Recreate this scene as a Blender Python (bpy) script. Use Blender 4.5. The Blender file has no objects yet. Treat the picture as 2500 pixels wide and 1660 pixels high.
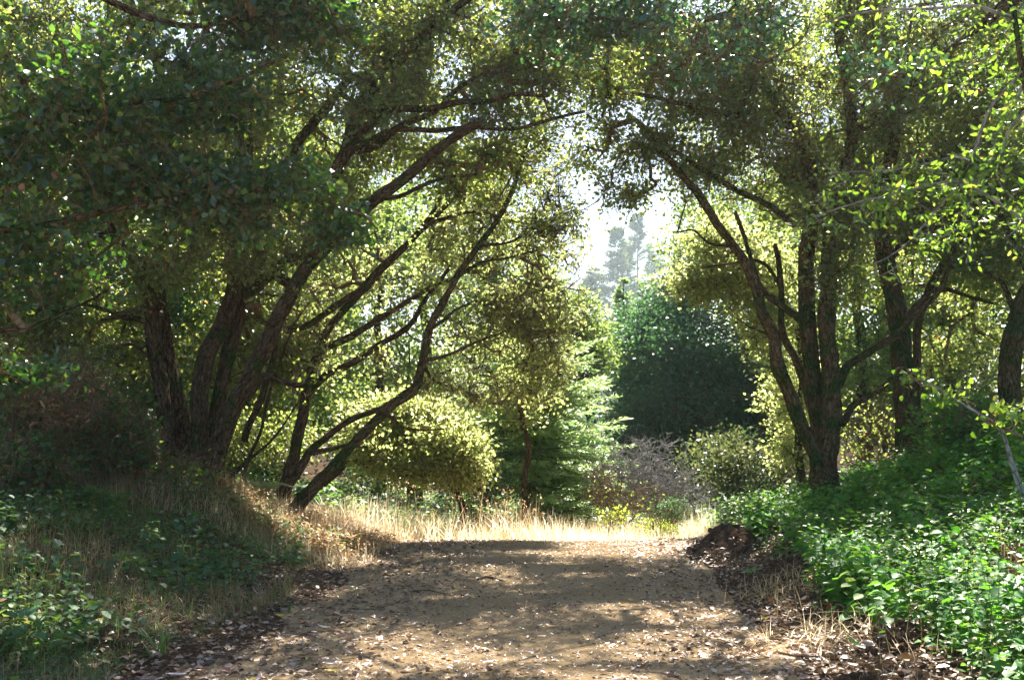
import bpy, math
import numpy as np
from mathutils import Vector
R = math.radians
scene = bpy.context.scene
# ------------------------------------------------------------------ camera, sky, sun, exposure
F = 2430.0; PITCH = R(4.0); EYE = np.array([0.0, 0.0, 1.6])
cam_d = bpy.data.cameras.new("camera"); cam = bpy.data.objects.new("camera", cam_d)
scene.collection.objects.link(cam); scene.camera = cam
cam_d.sensor_width = 36.0; cam_d.lens = 36.0 * F / 2500.0
cam_d.clip_start = 0.05; cam_d.clip_end = 2000
cam.location = EYE; cam.rotation_euler = (math.pi / 2 + PITCH, 0, 0)
SUN_EL, SUN_AZ = 56.0, 13.0
world = bpy.data.worlds.new("World"); scene.world = world; world.use_nodes = True
wn = world.node_tree
sky = wn.nodes.new("ShaderNodeTexSky"); sky.sky_type = 'NISHITA'; sky.sun_disc = False
sky.sun_elevation = R(SUN_EL); sky.sun_rotation = R(SUN_AZ); sky.dust_density = 2.0; sky.ozone_density = 1.0
wn.links.new(sky.outputs[0], wn.nodes["Background"].inputs[0])
wn.nodes["Background"].inputs[1].default_value = 0.051
sun_d = bpy.data.lights.new("sun", 'SUN'); sun = bpy.data.objects.new("sun", sun_d)
scene.collection.objects.link(sun)
sun_d.energy = 5.0; sun_d.angle = R(0.5); sun_d.color = (1.0, 0.93, 0.80)
sv = Vector((math.sin(R(SUN_AZ)) * math.cos(R(SUN_EL)), math.cos(R(SUN_AZ)) * math.cos(R(SUN_EL)), math.sin(R(SUN_EL))))
sun.rotation_euler = (-sv).to_track_quat('-Z', 'Y').to_euler(); sun.location = (0, 40, 60)
vs = scene.view_settings
vs.view_transform = 'Standard'; vs.look = 'None'; vs.gamma = 1.0; vs.exposure = 2.45
try:
    vs.use_curve_mapping = False
except Exception:
    pass
try:
    cy = scene.cycles
    cy.max_bounces = 6; cy.diffuse_bounces = 3; cy.glossy_bounces = 1; cy.transmission_bounces = 4
    cy.transparent_max_bounces = 4; cy.volume_bounces = 0; cy.sample_clamp_indirect = 6
    cy.use_denoising = True; cy.denoiser = 'OPENIMAGEDENOISE'
    cy.denoising_prefilter = 'NONE'
    cy.caustics_reflective = False; cy.caustics_refractive = False
except Exception as e:
    print(e)

# ------------------------------------------------------------------ maths helpers
def rs(seed): return np.random.default_rng(seed)
CP, SP = math.cos(PITCH), math.sin(PITCH)
def P(px, py, d):
    """world point seen at photograph pixel px, py at distance d (world Y)"""
    u = (px - 1250) / F; v = (830 - py) / F
    y = CP - v * SP; z = SP + v * CP
    return EYE + np.array([u, y, z]) * (d / y)
_r = rs(77); LAT = _r.random((32, 32, 32))
def noise3(p, s=1.0):
    q = np.asarray(p, float) * s + 100.0
    i = np.floor(q).astype(int); f = q - i; f = f * f * (3 - 2 * f)
    out = 0
    for a in (0, 1):
        wx = f[..., 0] if a else 1 - f[..., 0]
        for b in (0, 1):
            wy = f[..., 1] if b else 1 - f[..., 1]
            for c in (0, 1):
                wz = f[..., 2] if c else 1 - f[..., 2]
                out = out + wx * wy * wz * LAT[(i[..., 0] + a) % 32, (i[..., 1] + b) % 32, (i[..., 2] + c) % 32]
    return out
def n2(x, y, s=1.0, o=0.0):
    x, y = np.broadcast_arrays(np.asarray(x, float), np.asarray(y, float))
    return noise3(np.stack([x + o, y - o, np.full_like(x, 3.3 + o)], -1), s)
def unit(v): return v / np.maximum(np.linalg.norm(v, axis=-1, keepdims=True), 1e-9)
def sstep(a, b, x):
    t = np.clip((x - a) / (b - a), 0, 1); return t * t * (3 - 2 * t)

# ------------------------------------------------------------------ terrain height
MOUNDS = [(2.33, 10.93, .46, .60, .24), (2.37, 8.95, .42, .55, .13), (2.55, 7.6, .38, .36, .10), (2.36, 6.16, .17, .15, .09), (1.9, 5.65, .22, .18, .05), (-2.62, 6.75, .24, .18, .11)]
def edge_l(y): return -1.95 + (y - 5.9) * 0.10
def edge_r(y): return 1.82 + (y - 5.9) * 0.066
def ground_z(x, y):
    x, y = np.broadcast_arrays(np.asarray(x, float), np.asarray(y, float))
    yc = np.clip(y, 0, 14)
    base = np.where(y > 11.6, -0.05 * np.clip(y - 11.6, 0, 1) - 0.14 * np.clip(y - 12.6, 0, 4) - 0.06 * np.clip(y - 16.6, 0, 30), 0.0)
    dl = edge_l(yc) - 0.1 - x
    lb = 0.74 * sstep(0.0, 3.0, dl) * sstep(3.0, 11.5, y) * (1 - 0.55 * sstep(15, 24, y)) + 0.10 * sstep(0, 2.5, dl)
    dr = x - edge_r(yc) - 0.12
    rb = 1.32 * sstep(-0.5, 5.5, dr) * (0.9 + 0.1 * sstep(4, 9, y)) * (1 - 0.75 * sstep(15, 26, y)) + 0.12 * sstep(0.0, 0.5, dr) * (1 - sstep(12.5, 15, y))
    onpath = sstep(0.2, -0.2, np.maximum(dl, dr)) * (y < 13)
    rough = (n2(x, y, 1.1) - 0.5) * 0.16 + (n2(x, y, 3.1, 5) - 0.5) * 0.07
    for mx_, my_, ma, mb, mh in MOUNDS:
        q2 = ((x - mx_) / ma) ** 2 + ((y - my_) / mb) ** 2
        base = base + mh * np.exp(-q2 * 1.6) * (.5 + 1.0 * n2(x, y, 4.0, 12))
    far = (n2(x, y, 0.06, 9) - 0.5) * 3.0 * sstep(25, 60, np.hypot(x, y))
    fine = (n2(x, y, 2.3, 2) - 0.5) * 0.035 + (n2(x, y, 6.0, 7) - 0.5) * 0.012
    return base + lb + rb + rough * (1 - onpath) * (0.25 + 0.75 * sstep(0.1, 0.7, np.maximum(dl, dr))) + fine + far

# ------------------------------------------------------------------ object helpers
ORG = {}
def tag(o, label=None, cat=None, group=None, kind=None):
    if label: o["label"] = label
    if cat: o["category"] = cat
    if group: o["group"] = group
    if kind: o["kind"] = kind
    return o
def thing(name, loc, label, cat, group=None):
    o = bpy.data.objects.new(name, None); scene.collection.objects.link(o)
    o.location = tuple(float(a) for a in loc); o.empty_display_size = 0.2
    ORG[o] = np.array(loc, float)
    return tag(o, label, cat, group)
def obj(name, V, Fc, mat, parent=None, attr=None, vec=None, smooth=False, org=None):
    """V (n,3) world coordinates; Fc list of index arrays (m,k)."""
    V = np.asarray(V, float)
    if org is None: org = ORG[parent] if parent is not None else np.zeros(3)
    me = bpy.data.meshes.new(name)
    me.vertices.add(len(V)); me.vertices.foreach_set("co", (V - org).astype(np.float32).ravel())
    if not isinstance(Fc, (list, tuple)): Fc = [Fc]
    Fc = [np.asarray(f) for f in Fc if len(f)]
    loops = np.concatenate([f.ravel() for f in Fc]); tot = np.concatenate([np.full(len(f), f.shape[1]) for f in Fc])
    st = np.concatenate([[0], np.cumsum(tot)[:-1]])
    me.loops.add(len(loops)); me.loops.foreach_set("vertex_index", loops.astype(np.int32))
    me.polygons.add(len(tot)); me.polygons.foreach_set("loop_start", st.astype(np.int32))
    me.polygons.foreach_set("loop_total", tot.astype(np.int32))
    if smooth: me.polygons.foreach_set("use_smooth", np.ones(len(tot), bool))
    me.update(calc_edges=True)
    if attr is not None:
        a = me.attributes.new("v", 'FLOAT', 'POINT'); a.data.foreach_set("value", np.asarray(attr, np.float32))
    if vec is not None:
        a = me.attributes.new("bk", 'FLOAT_VECTOR', 'POINT'); a.data.foreach_set("vector", np.asarray(vec, np.float32).ravel())
    me.materials.append(mat)
    o = bpy.data.objects.new(name, me); scene.collection.objects.link(o)
    if parent is not None:
        o.parent = parent; ORG[o] = ORG[parent]
    else:
        o.location = tuple(org); ORG[o] = np.array(org, float)
    return o
def copy_tree(o, loc, rz, sc, label, group=None):
    c = o.copy(); scene.collection.objects.link(c)
    c.location = tuple(loc); c.rotation_euler = (0, 0, rz); c.scale = (sc, sc, sc)
    c["label"] = label
    if group: c["group"] = group
    for ch in list(o.children):
        k = ch.copy(); scene.collection.objects.link(k); k.parent = c
        for g in list(ch.children):
            h = g.copy(); scene.collection.objects.link(h); h.parent = k
    return c

# ------------------------------------------------------------------ materials
def nt(name):
    m = bpy.data.materials.new(name); m.use_nodes = True; t = m.node_tree
    for n in list(t.nodes): t.nodes.remove(n)
    out = t.nodes.new("ShaderNodeOutputMaterial"); return m, t, out
def ramp(t, stops, src):
    r = t.nodes.new("ShaderNodeValToRGB"); e = r.color_ramp.elements
    e[0].position = stops[0][0]; e[0].color = (*stops[0][1], 1); e[1].position = stops[-1][0]; e[1].color = (*stops[-1][1], 1)
    for p, c in stops[1:-1]:
        k = e.new(p); k.color = (*c, 1)
    t.links.new(src, r.inputs[0]); return r.outputs[0]
def leaf_mat(name, dif, tra, tf=0.45, gloss=0.10, rough=0.35):
    m, t, out = nt(name); N, L = t.nodes, t.links
    a = N.new("ShaderNodeAttribute"); a.attribute_name = "v"
    d = N.new("ShaderNodeBsdfDiffuse"); L.new(ramp(t, dif, a.outputs["Fac"]), d.inputs[0])
    tr = N.new("ShaderNodeBsdfTranslucent"); L.new(ramp(t, tra, a.outputs["Fac"]), tr.inputs[0])
    mx = N.new("ShaderNodeMixShader"); mx.inputs[0].default_value = tf
    L.new(d.outputs[0], mx.inputs[1]); L.new(tr.outputs[0], mx.inputs[2])
    if gloss > 0:
        g = N.new("ShaderNodeBsdfGlossy"); g.inputs["Roughness"].default_value = rough; g.inputs[0].default_value = (1, 1, 1, 1)
        f = N.new("ShaderNodeLayerWeight"); f.inputs[0].default_value = 0.25
        mt = N.new("ShaderNodeMath"); mt.operation = 'MULTIPLY_ADD'; mt.inputs[1].default_value = gloss * 1.6; mt.inputs[2].default_value = gloss * 0.35
        L.new(f.outputs["Facing"], mt.inputs[0])
        m2 = N.new("ShaderNodeMixShader"); L.new(mt.outputs[0], m2.inputs[0]); L.new(mx.outputs[0], m2.inputs[1]); L.new(g.outputs[0], m2.inputs[2])
        L.new(m2.outputs[0], out.inputs[0])
    else: L.new(mx.outputs[0], out.inputs[0])
    return m
OAK_T = [(0, (.22, .34, .04)), (.5, (.42, .52, .10)), (.93, (.74, .76, .26)), (1, (.6, .25, .06))]
M = {}
M['oak'] = leaf_mat("oak_leaf", [(0, (.022, .070, .016)), (.6, (.044, .105, .024)), (.95, (.09, .14, .04)), (1, (.20, .09, .05))], OAK_T, .52, .09)
M['oak_sun'] = leaf_mat("sunlit_oak_leaf", [(0, (.06, .10, .03)), (.6, (.10, .15, .04)), (1, (.16, .19, .06))], [(0, (.42, .52, .13)), (.6, (.64, .70, .24)), (1, (.84, .84, .44))], .60, .05)  # lighter green oak leaf, sunlight in the crowns put into its colours
M['oak_near'] = leaf_mat("near_oak_leaf", [(0, (.010, .040, .015)), (.6, (.026, .082, .030)), (.95, (.07, .14, .04)), (1, (.24, .11, .09))], [(0, (.05, .17, .02)), (.7, (.16, .36, .03)), (.95, (.5, .62, .06)), (1, (.5, .22, .12))], .40, .11)
M['oak_hi'] = leaf_mat("teal_oak_leaf", [(0, (.015, .07, .04)), (.7, (.035, .12, .06)), (1, (.12, .15, .06))], [(0, (.04, .16, .06)), (.8, (.12, .3, .06)), (1, (.4, .3, .04))], .36, .15)
M['sapling'] = leaf_mat("light_leaf", [(0, (.05, .11, .02)), (.8, (.10, .18, .03)), (1, (.25, .25, .05))], [(0, (.16, .32, .02)), (.8, (.32, .50, .04)), (1, (.6, .55, .1))], .45, .08)
M['back'] = leaf_mat("distant_leaf", [(0, (.035, .075, .025)), (.6, (.06, .11, .03)), (1, (.10, .14, .05))], [(0, (.16, .28, .05)), (1, (.44, .54, .13))], .46, .04)
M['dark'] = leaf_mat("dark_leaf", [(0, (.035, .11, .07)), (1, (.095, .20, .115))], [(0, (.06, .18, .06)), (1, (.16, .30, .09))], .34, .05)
M['redwood'] = leaf_mat("redwood_needles", [(0, (.06, .13, .035)), (1, (.14, .25, .08))], [(0, (.34, .54, .14)), (1, (.66, .82, .36))], .54, .10)
M['pine'] = leaf_mat("pine_needles", [(0, (.025, .06, .03)), (1, (.07, .10, .04))], [(0, (.08, .16, .04)), (1, (.3, .3, .1))], .35, .05)
M['bank'] = leaf_mat("bank_leaf", [(0, (.022, .10, .016)), (.7, (.05, .20, .028)), (1, (.15, .27, .04))], [(0, (.10, .36, .02)), (.8, (.26, .56, .04)), (1, (.55, .65, .08))], .42, .035, .5)
M['bramble'] = leaf_mat("bramble_leaf", [(0, (.022, .075, .04)), (.7, (.045, .125, .05)), (.92, (.13, .19, .06)), (1, (.25, .12, .06))], [(0, (.12, .28, .05)), (.8, (.3, .5, .08)), (1, (.6, .3, .1))], .36, .04, .5)
M['grass'] = leaf_mat("grass_blade", [(0, (.05, .12, .04)), (.45, (.09, .17, .05)), (.55, (.26, .19, .10)), (1, (.36, .27, .16))], [(0, (.15, .3, .05)), (.45, (.25, .4, .08)), (.55, (.4, .3, .14)), (1, (.5, .4, .22))], .35, .05)
M['straw'] = leaf_mat("straw", [(0, (.30, .19, .10)), (.4, (.50, .37, .20)), (1, (.70, .60, .38))], [(0, (.55, .36, .2)), (.4, (.75, .62, .4)), (1, (.88, .82, .62))], .58, .05)
M['shrub_herb'] = leaf_mat("herb_leaf", [(0, (.05, .13, .03)), (.85, (.11, .23, .05)), (1, (.32, .22, .08))], [(0, (.2, .4, .04)), (.85, (.4, .6, .08)), (1, (.6, .4, .1))], .42, .06)
M['fern'] = leaf_mat("fern_frond", [(0, (.03, .14, .03)), (1, (.08, .25, .05))], [(0, (.15, .42, .03)), (1, (.4, .65, .08))], .45, .06)
M['palefern'] = leaf_mat("pale_fern_frond", [(0, (.14, .22, .12)), (1, (.28, .34, .2))], [(0, (.25, .38, .12)), (1, (.5, .55, .25))], .4, .1)
M['dryfern'] = leaf_mat("dry_fern", [(0, (.20, .09, .045)), (.6, (.33, .20, .10)), (1, (.42, .34, .18))], [(0, (.4, .2, .08)), (1, (.6, .46, .22))], .42, .03)
M['litter'] = leaf_mat("fallen_leaf", [(0, (.06, .035, .025)), (.35, (.17, .105, .075)), (.6, (.30, .21, .165)), (.82, (.37, .31, .28)), (.9, (.32, .11, .05)), (.96, (.35, .30, .07)), (1, (.07, .15, .08))], [(0, (.1, .05, .03)), (.6, (.25, .15, .08)), (1, (.3, .25, .08))], .18, .07, .4)
M['lightleaf'] = leaf_mat("pale_fallen_leaf", [(0, (.46, .38, .34)), (1, (.62, .58, .58))], [(0, (.3, .2, .15)), (1, (.4, .35, .3))], .15, .12)
M['yellowleaf'] = leaf_mat("yellow_fallen_leaf", [(0, (.55, .42, .03)), (1, (.65, .55, .08))], [(0, (.6, .5, .03)), (1, (.6, .5, .03))], .3, .08)
M['redleaf'] = leaf_mat("russet_fallen_leaf", [(0, (.28, .06, .03)), (1, (.42, .13, .05))], [(0, (.6, .15, .03)), (1, (.7, .25, .05))], .35, .1)
M['greenleaf'] = leaf_mat("green_fallen_leaf", [(0, (.03, .13, .08)), (1, (.06, .2, .13))], [(0, (.1, .3, .1)), (1, (.1, .3, .1))], .3, .16, .3)
M['shrub_teal'] = leaf_mat("shrub_leaf", [(0, (.06, .14, .08)), (1, (.10, .20, .11))], [(0, (.12, .3, .1)), (1, (.2, .4, .14))], .35, .06)
M['shrub_lime'] = leaf_mat("lime_leaf", [(0, (.2, .26, .04)), (1, (.36, .42, .08))], [(0, (.45, .6, .06)), (1, (.6, .7, .1))], .45, .05)
M['copper'] = leaf_mat("young_red_leaf", [(0, (.3, .05, .03)), (1, (.45, .1, .05))], [(0, (.7, .12, .04)), (1, (.8, .25, .06))], .45, .1)

def bark_mat(name, c0, c1, c2, moss=0.4, bump=0.6):
    m, t, out = nt(name); N, L = t.nodes, t.links
    a = N.new("ShaderNodeAttribute"); a.attribute_name = "bk"
    mp = N.new("ShaderNodeMapping"); mp.inputs["Scale"].default_value = (1, 1, 0.35); L.new(a.outputs["Vector"], mp.inputs[0])
    v = N.new("ShaderNodeTexNoise"); v.inputs["Scale"].default_value = 26; v.inputs["Detail"].default_value = 5; v.inputs["Roughness"].default_value = .65; L.new(mp.outputs[0], v.inputs["Vector"])
    w = N.new("ShaderNodeTexVoronoi"); w.feature = 'DISTANCE_TO_EDGE'; w.inputs["Scale"].default_value = 30; L.new(mp.outputs[0], w.inputs["Vector"])
    col = ramp(t, [(.3, c0), (.5, c1), (.72, c2)], v.outputs["Fac"])
    n = N.new("ShaderNodeTexNoise"); n.inputs["Scale"].default_value = 3.2; n.inputs["Detail"].default_value = 4; g = N.new("ShaderNodeTexCoord"); L.new(g.outputs["Object"], n.inputs["Vector"])
    fr = ramp(t, [(.62 - moss * .3, (0, 0, 0)), (.72 - moss * .25, (1, 1, 1))], n.outputs["Fac"])
    mx = N.new("ShaderNodeMixRGB"); mx.inputs[2].default_value = (.055, .085, .03, 1); L.new(fr, mx.inputs[0]); L.new(col, mx.inputs[1])
    dk = N.new("ShaderNodeMixRGB"); dk.blend_type = 'MULTIPLY'; dk.inputs[0].default_value = .8
    L.new(mx.outputs[0], dk.inputs[1]); L.new(ramp(t, [(0, (.3, .25, .2)), (.12, (1, 1, 1))], w.outputs["Distance"]), dk.inputs[2])
    b = N.new("ShaderNodeBsdfDiffuse"); b.inputs["Roughness"].default_value = .8; L.new(dk.outputs[0], b.inputs[0])
    ad = N.new("ShaderNodeMath"); ad.operation = 'ADD'; L.new(v.outputs["Fac"], ad.inputs[0])
    mm = N.new("ShaderNodeMath"); mm.operation = 'MINIMUM'; mm.inputs[1].default_value = .14; L.new(w.outputs["Distance"], mm.inputs[0])
    m3 = N.new("ShaderNodeMath"); m3.operation = 'MULTIPLY'; m3.inputs[1].default_value = 5; L.new(mm.outputs[0], m3.inputs[0]); L.new(m3.outputs[0], ad.inputs[1])
    bp = N.new("ShaderNodeBump"); bp.inputs["Strength"].default_value = bump; bp.inputs["Distance"].default_value = .03; L.new(ad.outputs[0], bp.inputs["Height"]); L.new(bp.outputs[0], b.inputs["Normal"])
    L.new(b.outputs[0], out.inputs[0]); return m
M['bark'] = bark_mat("oak_bark", (.04, .028, .018), (.115, .085, .056), (.22, .175, .12), .35, 1.0)
M['bark_r'] = bark_mat("mossy_bark", (.045, .033, .018), (.135, .10, .055), (.25, .19, .115), .5, 1.0)
M['twig'] = bark_mat("twig_bark", (.12, .09, .05), (.20, .155, .09), (.32, .25, .16), .15, .1)
M['graytwig'] = bark_mat("dead_twig", (.20, .195, .20), (.32, .31, .32), (.46, .45, .46), 0, .1)
M['browntwig'] = bark_mat("bramble_cane", (.11, .08, .05), (.21, .155, .105), (.34, .27, .19), 0, .1)

def soil_mat(name, stops, s1=2.5, s2=38, bump=.5):
    m, t, out = nt(name); N, L = t.nodes, t.links
    g = N.new("ShaderNodeTexCoord")
    n = N.new("ShaderNodeTexNoise"); n.inputs["Scale"].default_value = s1; n.inputs["Detail"].default_value = 8; n.inputs["Roughness"].default_value = .65; L.new(g.outputs["Object"], n.inputs["Vector"])
    k = N.new("ShaderNodeTexNoise"); k.inputs["Scale"].default_value = s2; k.inputs["Detail"].default_value = 6; k.inputs["Roughness"].default_value = .7; L.new(g.outputs["Object"], k.inputs["Vector"])
    mx = N.new("ShaderNodeMath"); mx.operation = 'MULTIPLY_ADD'; mx.inputs[1].default_value = .5; L.new(k.outputs["Fac"], mx.inputs[0])
    h = N.new("ShaderNodeMath"); h.operation = 'MULTIPLY'; h.inputs[1].default_value = .5; L.new(n.outputs["Fac"], h.inputs[0]); L.new(h.outputs[0], mx.inputs[2])
    b = N.new("ShaderNodeBsdfDiffuse"); b.inputs["Roughness"].default_value = .9
    L.new(ramp(t, stops, mx.outputs[0]), b.inputs[0])
    bp = N.new("ShaderNodeBump"); bp.inputs["Strength"].default_value = bump; bp.inputs["Distance"].default_value = .02; L.new(mx.outputs[0], bp.inputs["Height"]); L.new(bp.outputs[0], b.inputs["Normal"])
    L.new(b.outputs[0], out.inputs[0]); return m
M['path'] = soil_mat("sandy_path", [(.3, (.14, .09, .05)), (.47, (.29, .205, .115)), (.7, (.42, .31, .19))], 1.4, 45, .9)
M['soil'] = soil_mat("forest_soil", [(.3, (.035, .022, .014)), (.5, (.085, .055, .035)), (.7, (.16, .11, .075))], 2.0, 30, .9)
M['dirt'] = soil_mat("loose_dirt", [(.3, (.03, .02, .014)), (.5, (.075, .05, .034)), (.7, (.14, .10, .07))], 9, 60, 1.0)

# ------------------------------------------------------------------ leaf and tube builders
def leaves(c, d, n, L, W, v, fold=.18, curl=0.0, six=False):
    """c base points, d direction, n leaf normal; returns V, F, attr"""
    K = len(c); d = unit(d); s = unit(np.cross(d, n)); n = np.cross(s, d)
    L = np.broadcast_to(L, (K,))[:, None]; W = np.broadcast_to(W, (K,))[:, None]
    cu = np.broadcast_to(curl, (K,))[:, None]
    if not six:
        mid = c + d * L * .5 + n * L * cu
        V = np.stack([c, mid + s * W * .5 + n * W * fold, c + d * L, mid - s * W * .5 + n * W * fold], 1).reshape(-1, 3)
        i = np.arange(K)[:, None] * 4
        return V, [np.hstack([i, i + 1, i + 2, i + 3])], np.repeat(v, 4)
    a = c + d * L * .28 + n * L * cu * .7; b = c + d * L * .68 + n * L * cu * .8
    V = np.stack([c, a + s * W * .46 + n * W * fold, b + s * W * .42 + n * W * fold, c + d * L, b - s * W * .42 + n * W * fold, a - s * W * .46 + n * W * fold, a, b], 1).reshape(-1, 3)
    i = np.arange(K)[:, None] * 8
    q = [np.vstack([np.hstack([i + 1, i + 2, i + 7, i + 6]), np.hstack([i + 6, i + 7, i + 4, i + 5])]),
         np.vstack([np.hstack([i, i + 1, i + 6]), np.hstack([i, i + 6, i + 5]), np.hstack([i + 2, i + 3, i + 7]), np.hstack([i + 7, i + 3, i + 4])])]
    return V, q, np.repeat(v, 8)
def merge(parts):
    Vs, Fq, A, B, o = [], {}, [], [], 0
    for p in parts:
        V, Fs, a = p[:3]; Vs.append(V); A.append(a)
        if len(p) > 3: B.append(p[3])
        for f in Fs:
            Fq.setdefault(f.shape[1], []).append(f + o)
        o += len(V)
    return np.concatenate(Vs), [np.concatenate(f) for f in Fq.values()], np.concatenate(A), (np.concatenate(B) if B else None)
def segs(a, b, ra, rb, sides=3):
    """many one-piece tubes a->b"""
    K = len(a); d = unit(b - a); up = np.where(np.abs(d[:, 2:3]) > .9, np.array([[1., 0, 0]]), np.array([[0, 0, 1.]]))
    s = unit(np.cross(d, up)); t = np.cross(s, d)
    th = np.arange(sides) * 2 * math.pi / sides
    ring = s[:, None] * np.cos(th)[None, :, None] + t[:, None] * np.sin(th)[None, :, None]
    V = np.concatenate([a[:, None] + ring * ra[:, None, None], b[:, None] + ring * rb[:, None, None]], 1).reshape(-1, 3)
    i = np.arange(K)[:, None] * 2 * sides; Q = []
    for k in range(sides):
        k2 = (k + 1) % sides; Q.append(np.hstack([i + k, i + k2, i + sides + k2, i + sides + k]))
    return V, [np.vstack(Q)], np.zeros(len(V)), V * 1.0
def smooth_line(pts, step=.06):
    p = np.asarray(pts, float)
    if len(p) < 3: p = np.array([p[0], (p[0] + p[1]) / 2, p[1]])
    q = np.vstack([2 * p[0] - p[1], p, 2 * p[-1] - p[-2]]); out = []
    for i in range(1, len(q) - 2):
        n = max(2, int(np.linalg.norm(q[i + 1, :3] - q[i, :3]) / step)); t = np.linspace(0, 1, n, endpoint=False)[:, None]
        out.append(.5 * (2 * q[i] + (q[i + 1] - q[i - 1]) * t + (2 * q[i - 1] - 5 * q[i] + 4 * q[i + 1] - q[i + 2]) * t ** 2 + (3 * q[i] - q[i - 1] - 3 * q[i + 1] + q[i + 2]) * t ** 3))
    out.append(q[-2:-1]); return np.vstack(out)
def limb(pts, sides=18, bark=.10, seed=0, step=.06, wob=.0):
    """pts rows x,y,z,r -> tube with furrowed bark"""
    p = smooth_line(pts, step); c = p[:, :3]; r = p[:, 3]
    if wob: c = c + (np.stack([noise3(c + k * 9.1, 2.2) for k in range(3)], -1) - .5) * wob
    T = unit(np.gradient(c, axis=0)); s = np.zeros_like(c); ref = np.array([0, 1., 0]) if abs(T[0, 1]) < .9 else np.array([1., 0, 0])
    for i in range(len(c)):
        ref = ref - T[i] * ref.dot(T[i]); ref = ref / np.linalg.norm(ref); s[i] = ref
    u = np.cross(T, s); ln = np.concatenate([[0], np.cumsum(np.linalg.norm(np.diff(c, axis=0), axis=1))])
    th = np.arange(sides) * 2 * math.pi / sides
    ring = s[:, None] * np.cos(th)[None, :, None] + u[:, None] * np.sin(th)[None, :, None]
    bk = np.stack([np.cos(th)[None] * r[:, None], np.sin(th)[None] * r[:, None], np.repeat(ln[:, None], sides, 1)], -1) + seed * 3.7
    low = noise3(np.stack([np.cos(th)[None] * 1.3 + 0 * r[:, None], np.sin(th)[None] * 1.3 + 0 * r[:, None], np.repeat(ln[:, None], sides, 1) * 1.6], -1) + seed * 5.1) - .5
    hi = noise3(bk * np.array([26, 26, 6.])) - .5
    rr = r[:, None] * (1 + low * bark * 3.2) + hi * np.minimum(r[:, None] * .35, .035) * (bark > 0)
    V = (c[:, None] + ring * rr[:, :, None]).reshape(-1, 3); m = len(c)
    i = (np.arange(m - 1)[:, None] * sides + np.arange(sides)[None]).ravel(); j = (np.arange(m - 1)[:, None] * sides + (np.arange(sides)[None] + 1) % sides).ravel()
    Q = np.stack([i, j, j + sides, i + sides], 1)
    V = np.vstack([V, c[-1] + T[-1] * r[-1]]); e = (m - 1) * sides; cap = np.stack([e + np.arange(sides), e + (np.arange(sides) + 1) % sides, np.full(sides, m * sides)], 1)
    return V, [Q, cap], np.zeros(len(V)), np.vstack([bk.reshape(-1, 3), bk[-1, :1]]), c, r

def grow(skel, targets, rng, seg=.35, jit=.16, rmax=.05, r0=.0045, pw=.5):
    """join every target to the nearest wood; returns segments a,b,ra,rb and end points"""
    S = len(skel); d0 = np.full(len(targets), 1e9)
    for k in range(0, S, 400):
        d0 = np.minimum(d0, np.linalg.norm(targets[:, None] - skel[None, k:k + 400], axis=2).min(1))
    order = np.argsort(d0)
    nodes = np.zeros((S + len(targets) * 12, 3)); nodes[:S] = skel; par = np.full(len(nodes), -1); plen = np.zeros(len(nodes)); n = S
    ends = []
    for i in order:
        t = targets[i]; D = np.linalg.norm(nodes[:n] - t, axis=1); c = D + .12 * plen[:n]
        j = int(np.argmin(c)); dist = D[j]
        if dist < .03: continue
        k = min(10, max(1, int(dist / seg))); a = nodes[j]; pj = j
        for q in range(1, k + 1):
            f = q / k; pt = a + (t - a) * f
            if q < k: pt = pt + rng.normal(0, jit * seg, 3) + np.array([0, 0, .10 * dist * math.sin(math.pi * f)])
            nodes[n] = pt; par[n] = pj; plen[n] = plen[pj] + np.linalg.norm(pt - nodes[pj]); pj = n; n += 1
        ends.append(n - 1)
    cnt = np.zeros(n)
    cnt[ends] = 1
    for q in range(n - 1, S - 1, -1): cnt[par[q]] += cnt[q]
    idx = np.arange(S, n); rad = np.minimum(r0 * np.maximum(cnt, 1) ** pw, rmax)
    pr = par[idx]; ra = np.where(pr >= S, rad[pr], np.minimum(rad[idx] * 1.25, rmax)); ra = np.minimum(ra, rad[idx] * 1.6)
    return nodes[pr], nodes[idx], ra, rad[idx], nodes[ends], unit(nodes[ends] - nodes[par[ends]])

def ell(spec, rng, thin=.0, scale=1.3, world_space=False):
    """sample targets in ellipsoids: px,py,depth,rx_px,ry_px,rdepth,N"""
    out = []
    for e in spec:
        if world_space: c = np.array(e[:3]); rr = np.array(e[3:6]); N = e[6]
        else:
            c = P(*e[:3]); k = e[2] / F; rr = np.array([e[3] * k, e[5], e[4] * k]); N = e[6]
        q = rng.normal(size=(N * 5, 3)); q = unit(q) * (rng.random((len(q), 1)) ** (1 / 2.4)); q = c + q * rr
        w = noise3(q, scale); q = q[w > thin][:N]; out.append(q)
    return np.vstack(out)
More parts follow.
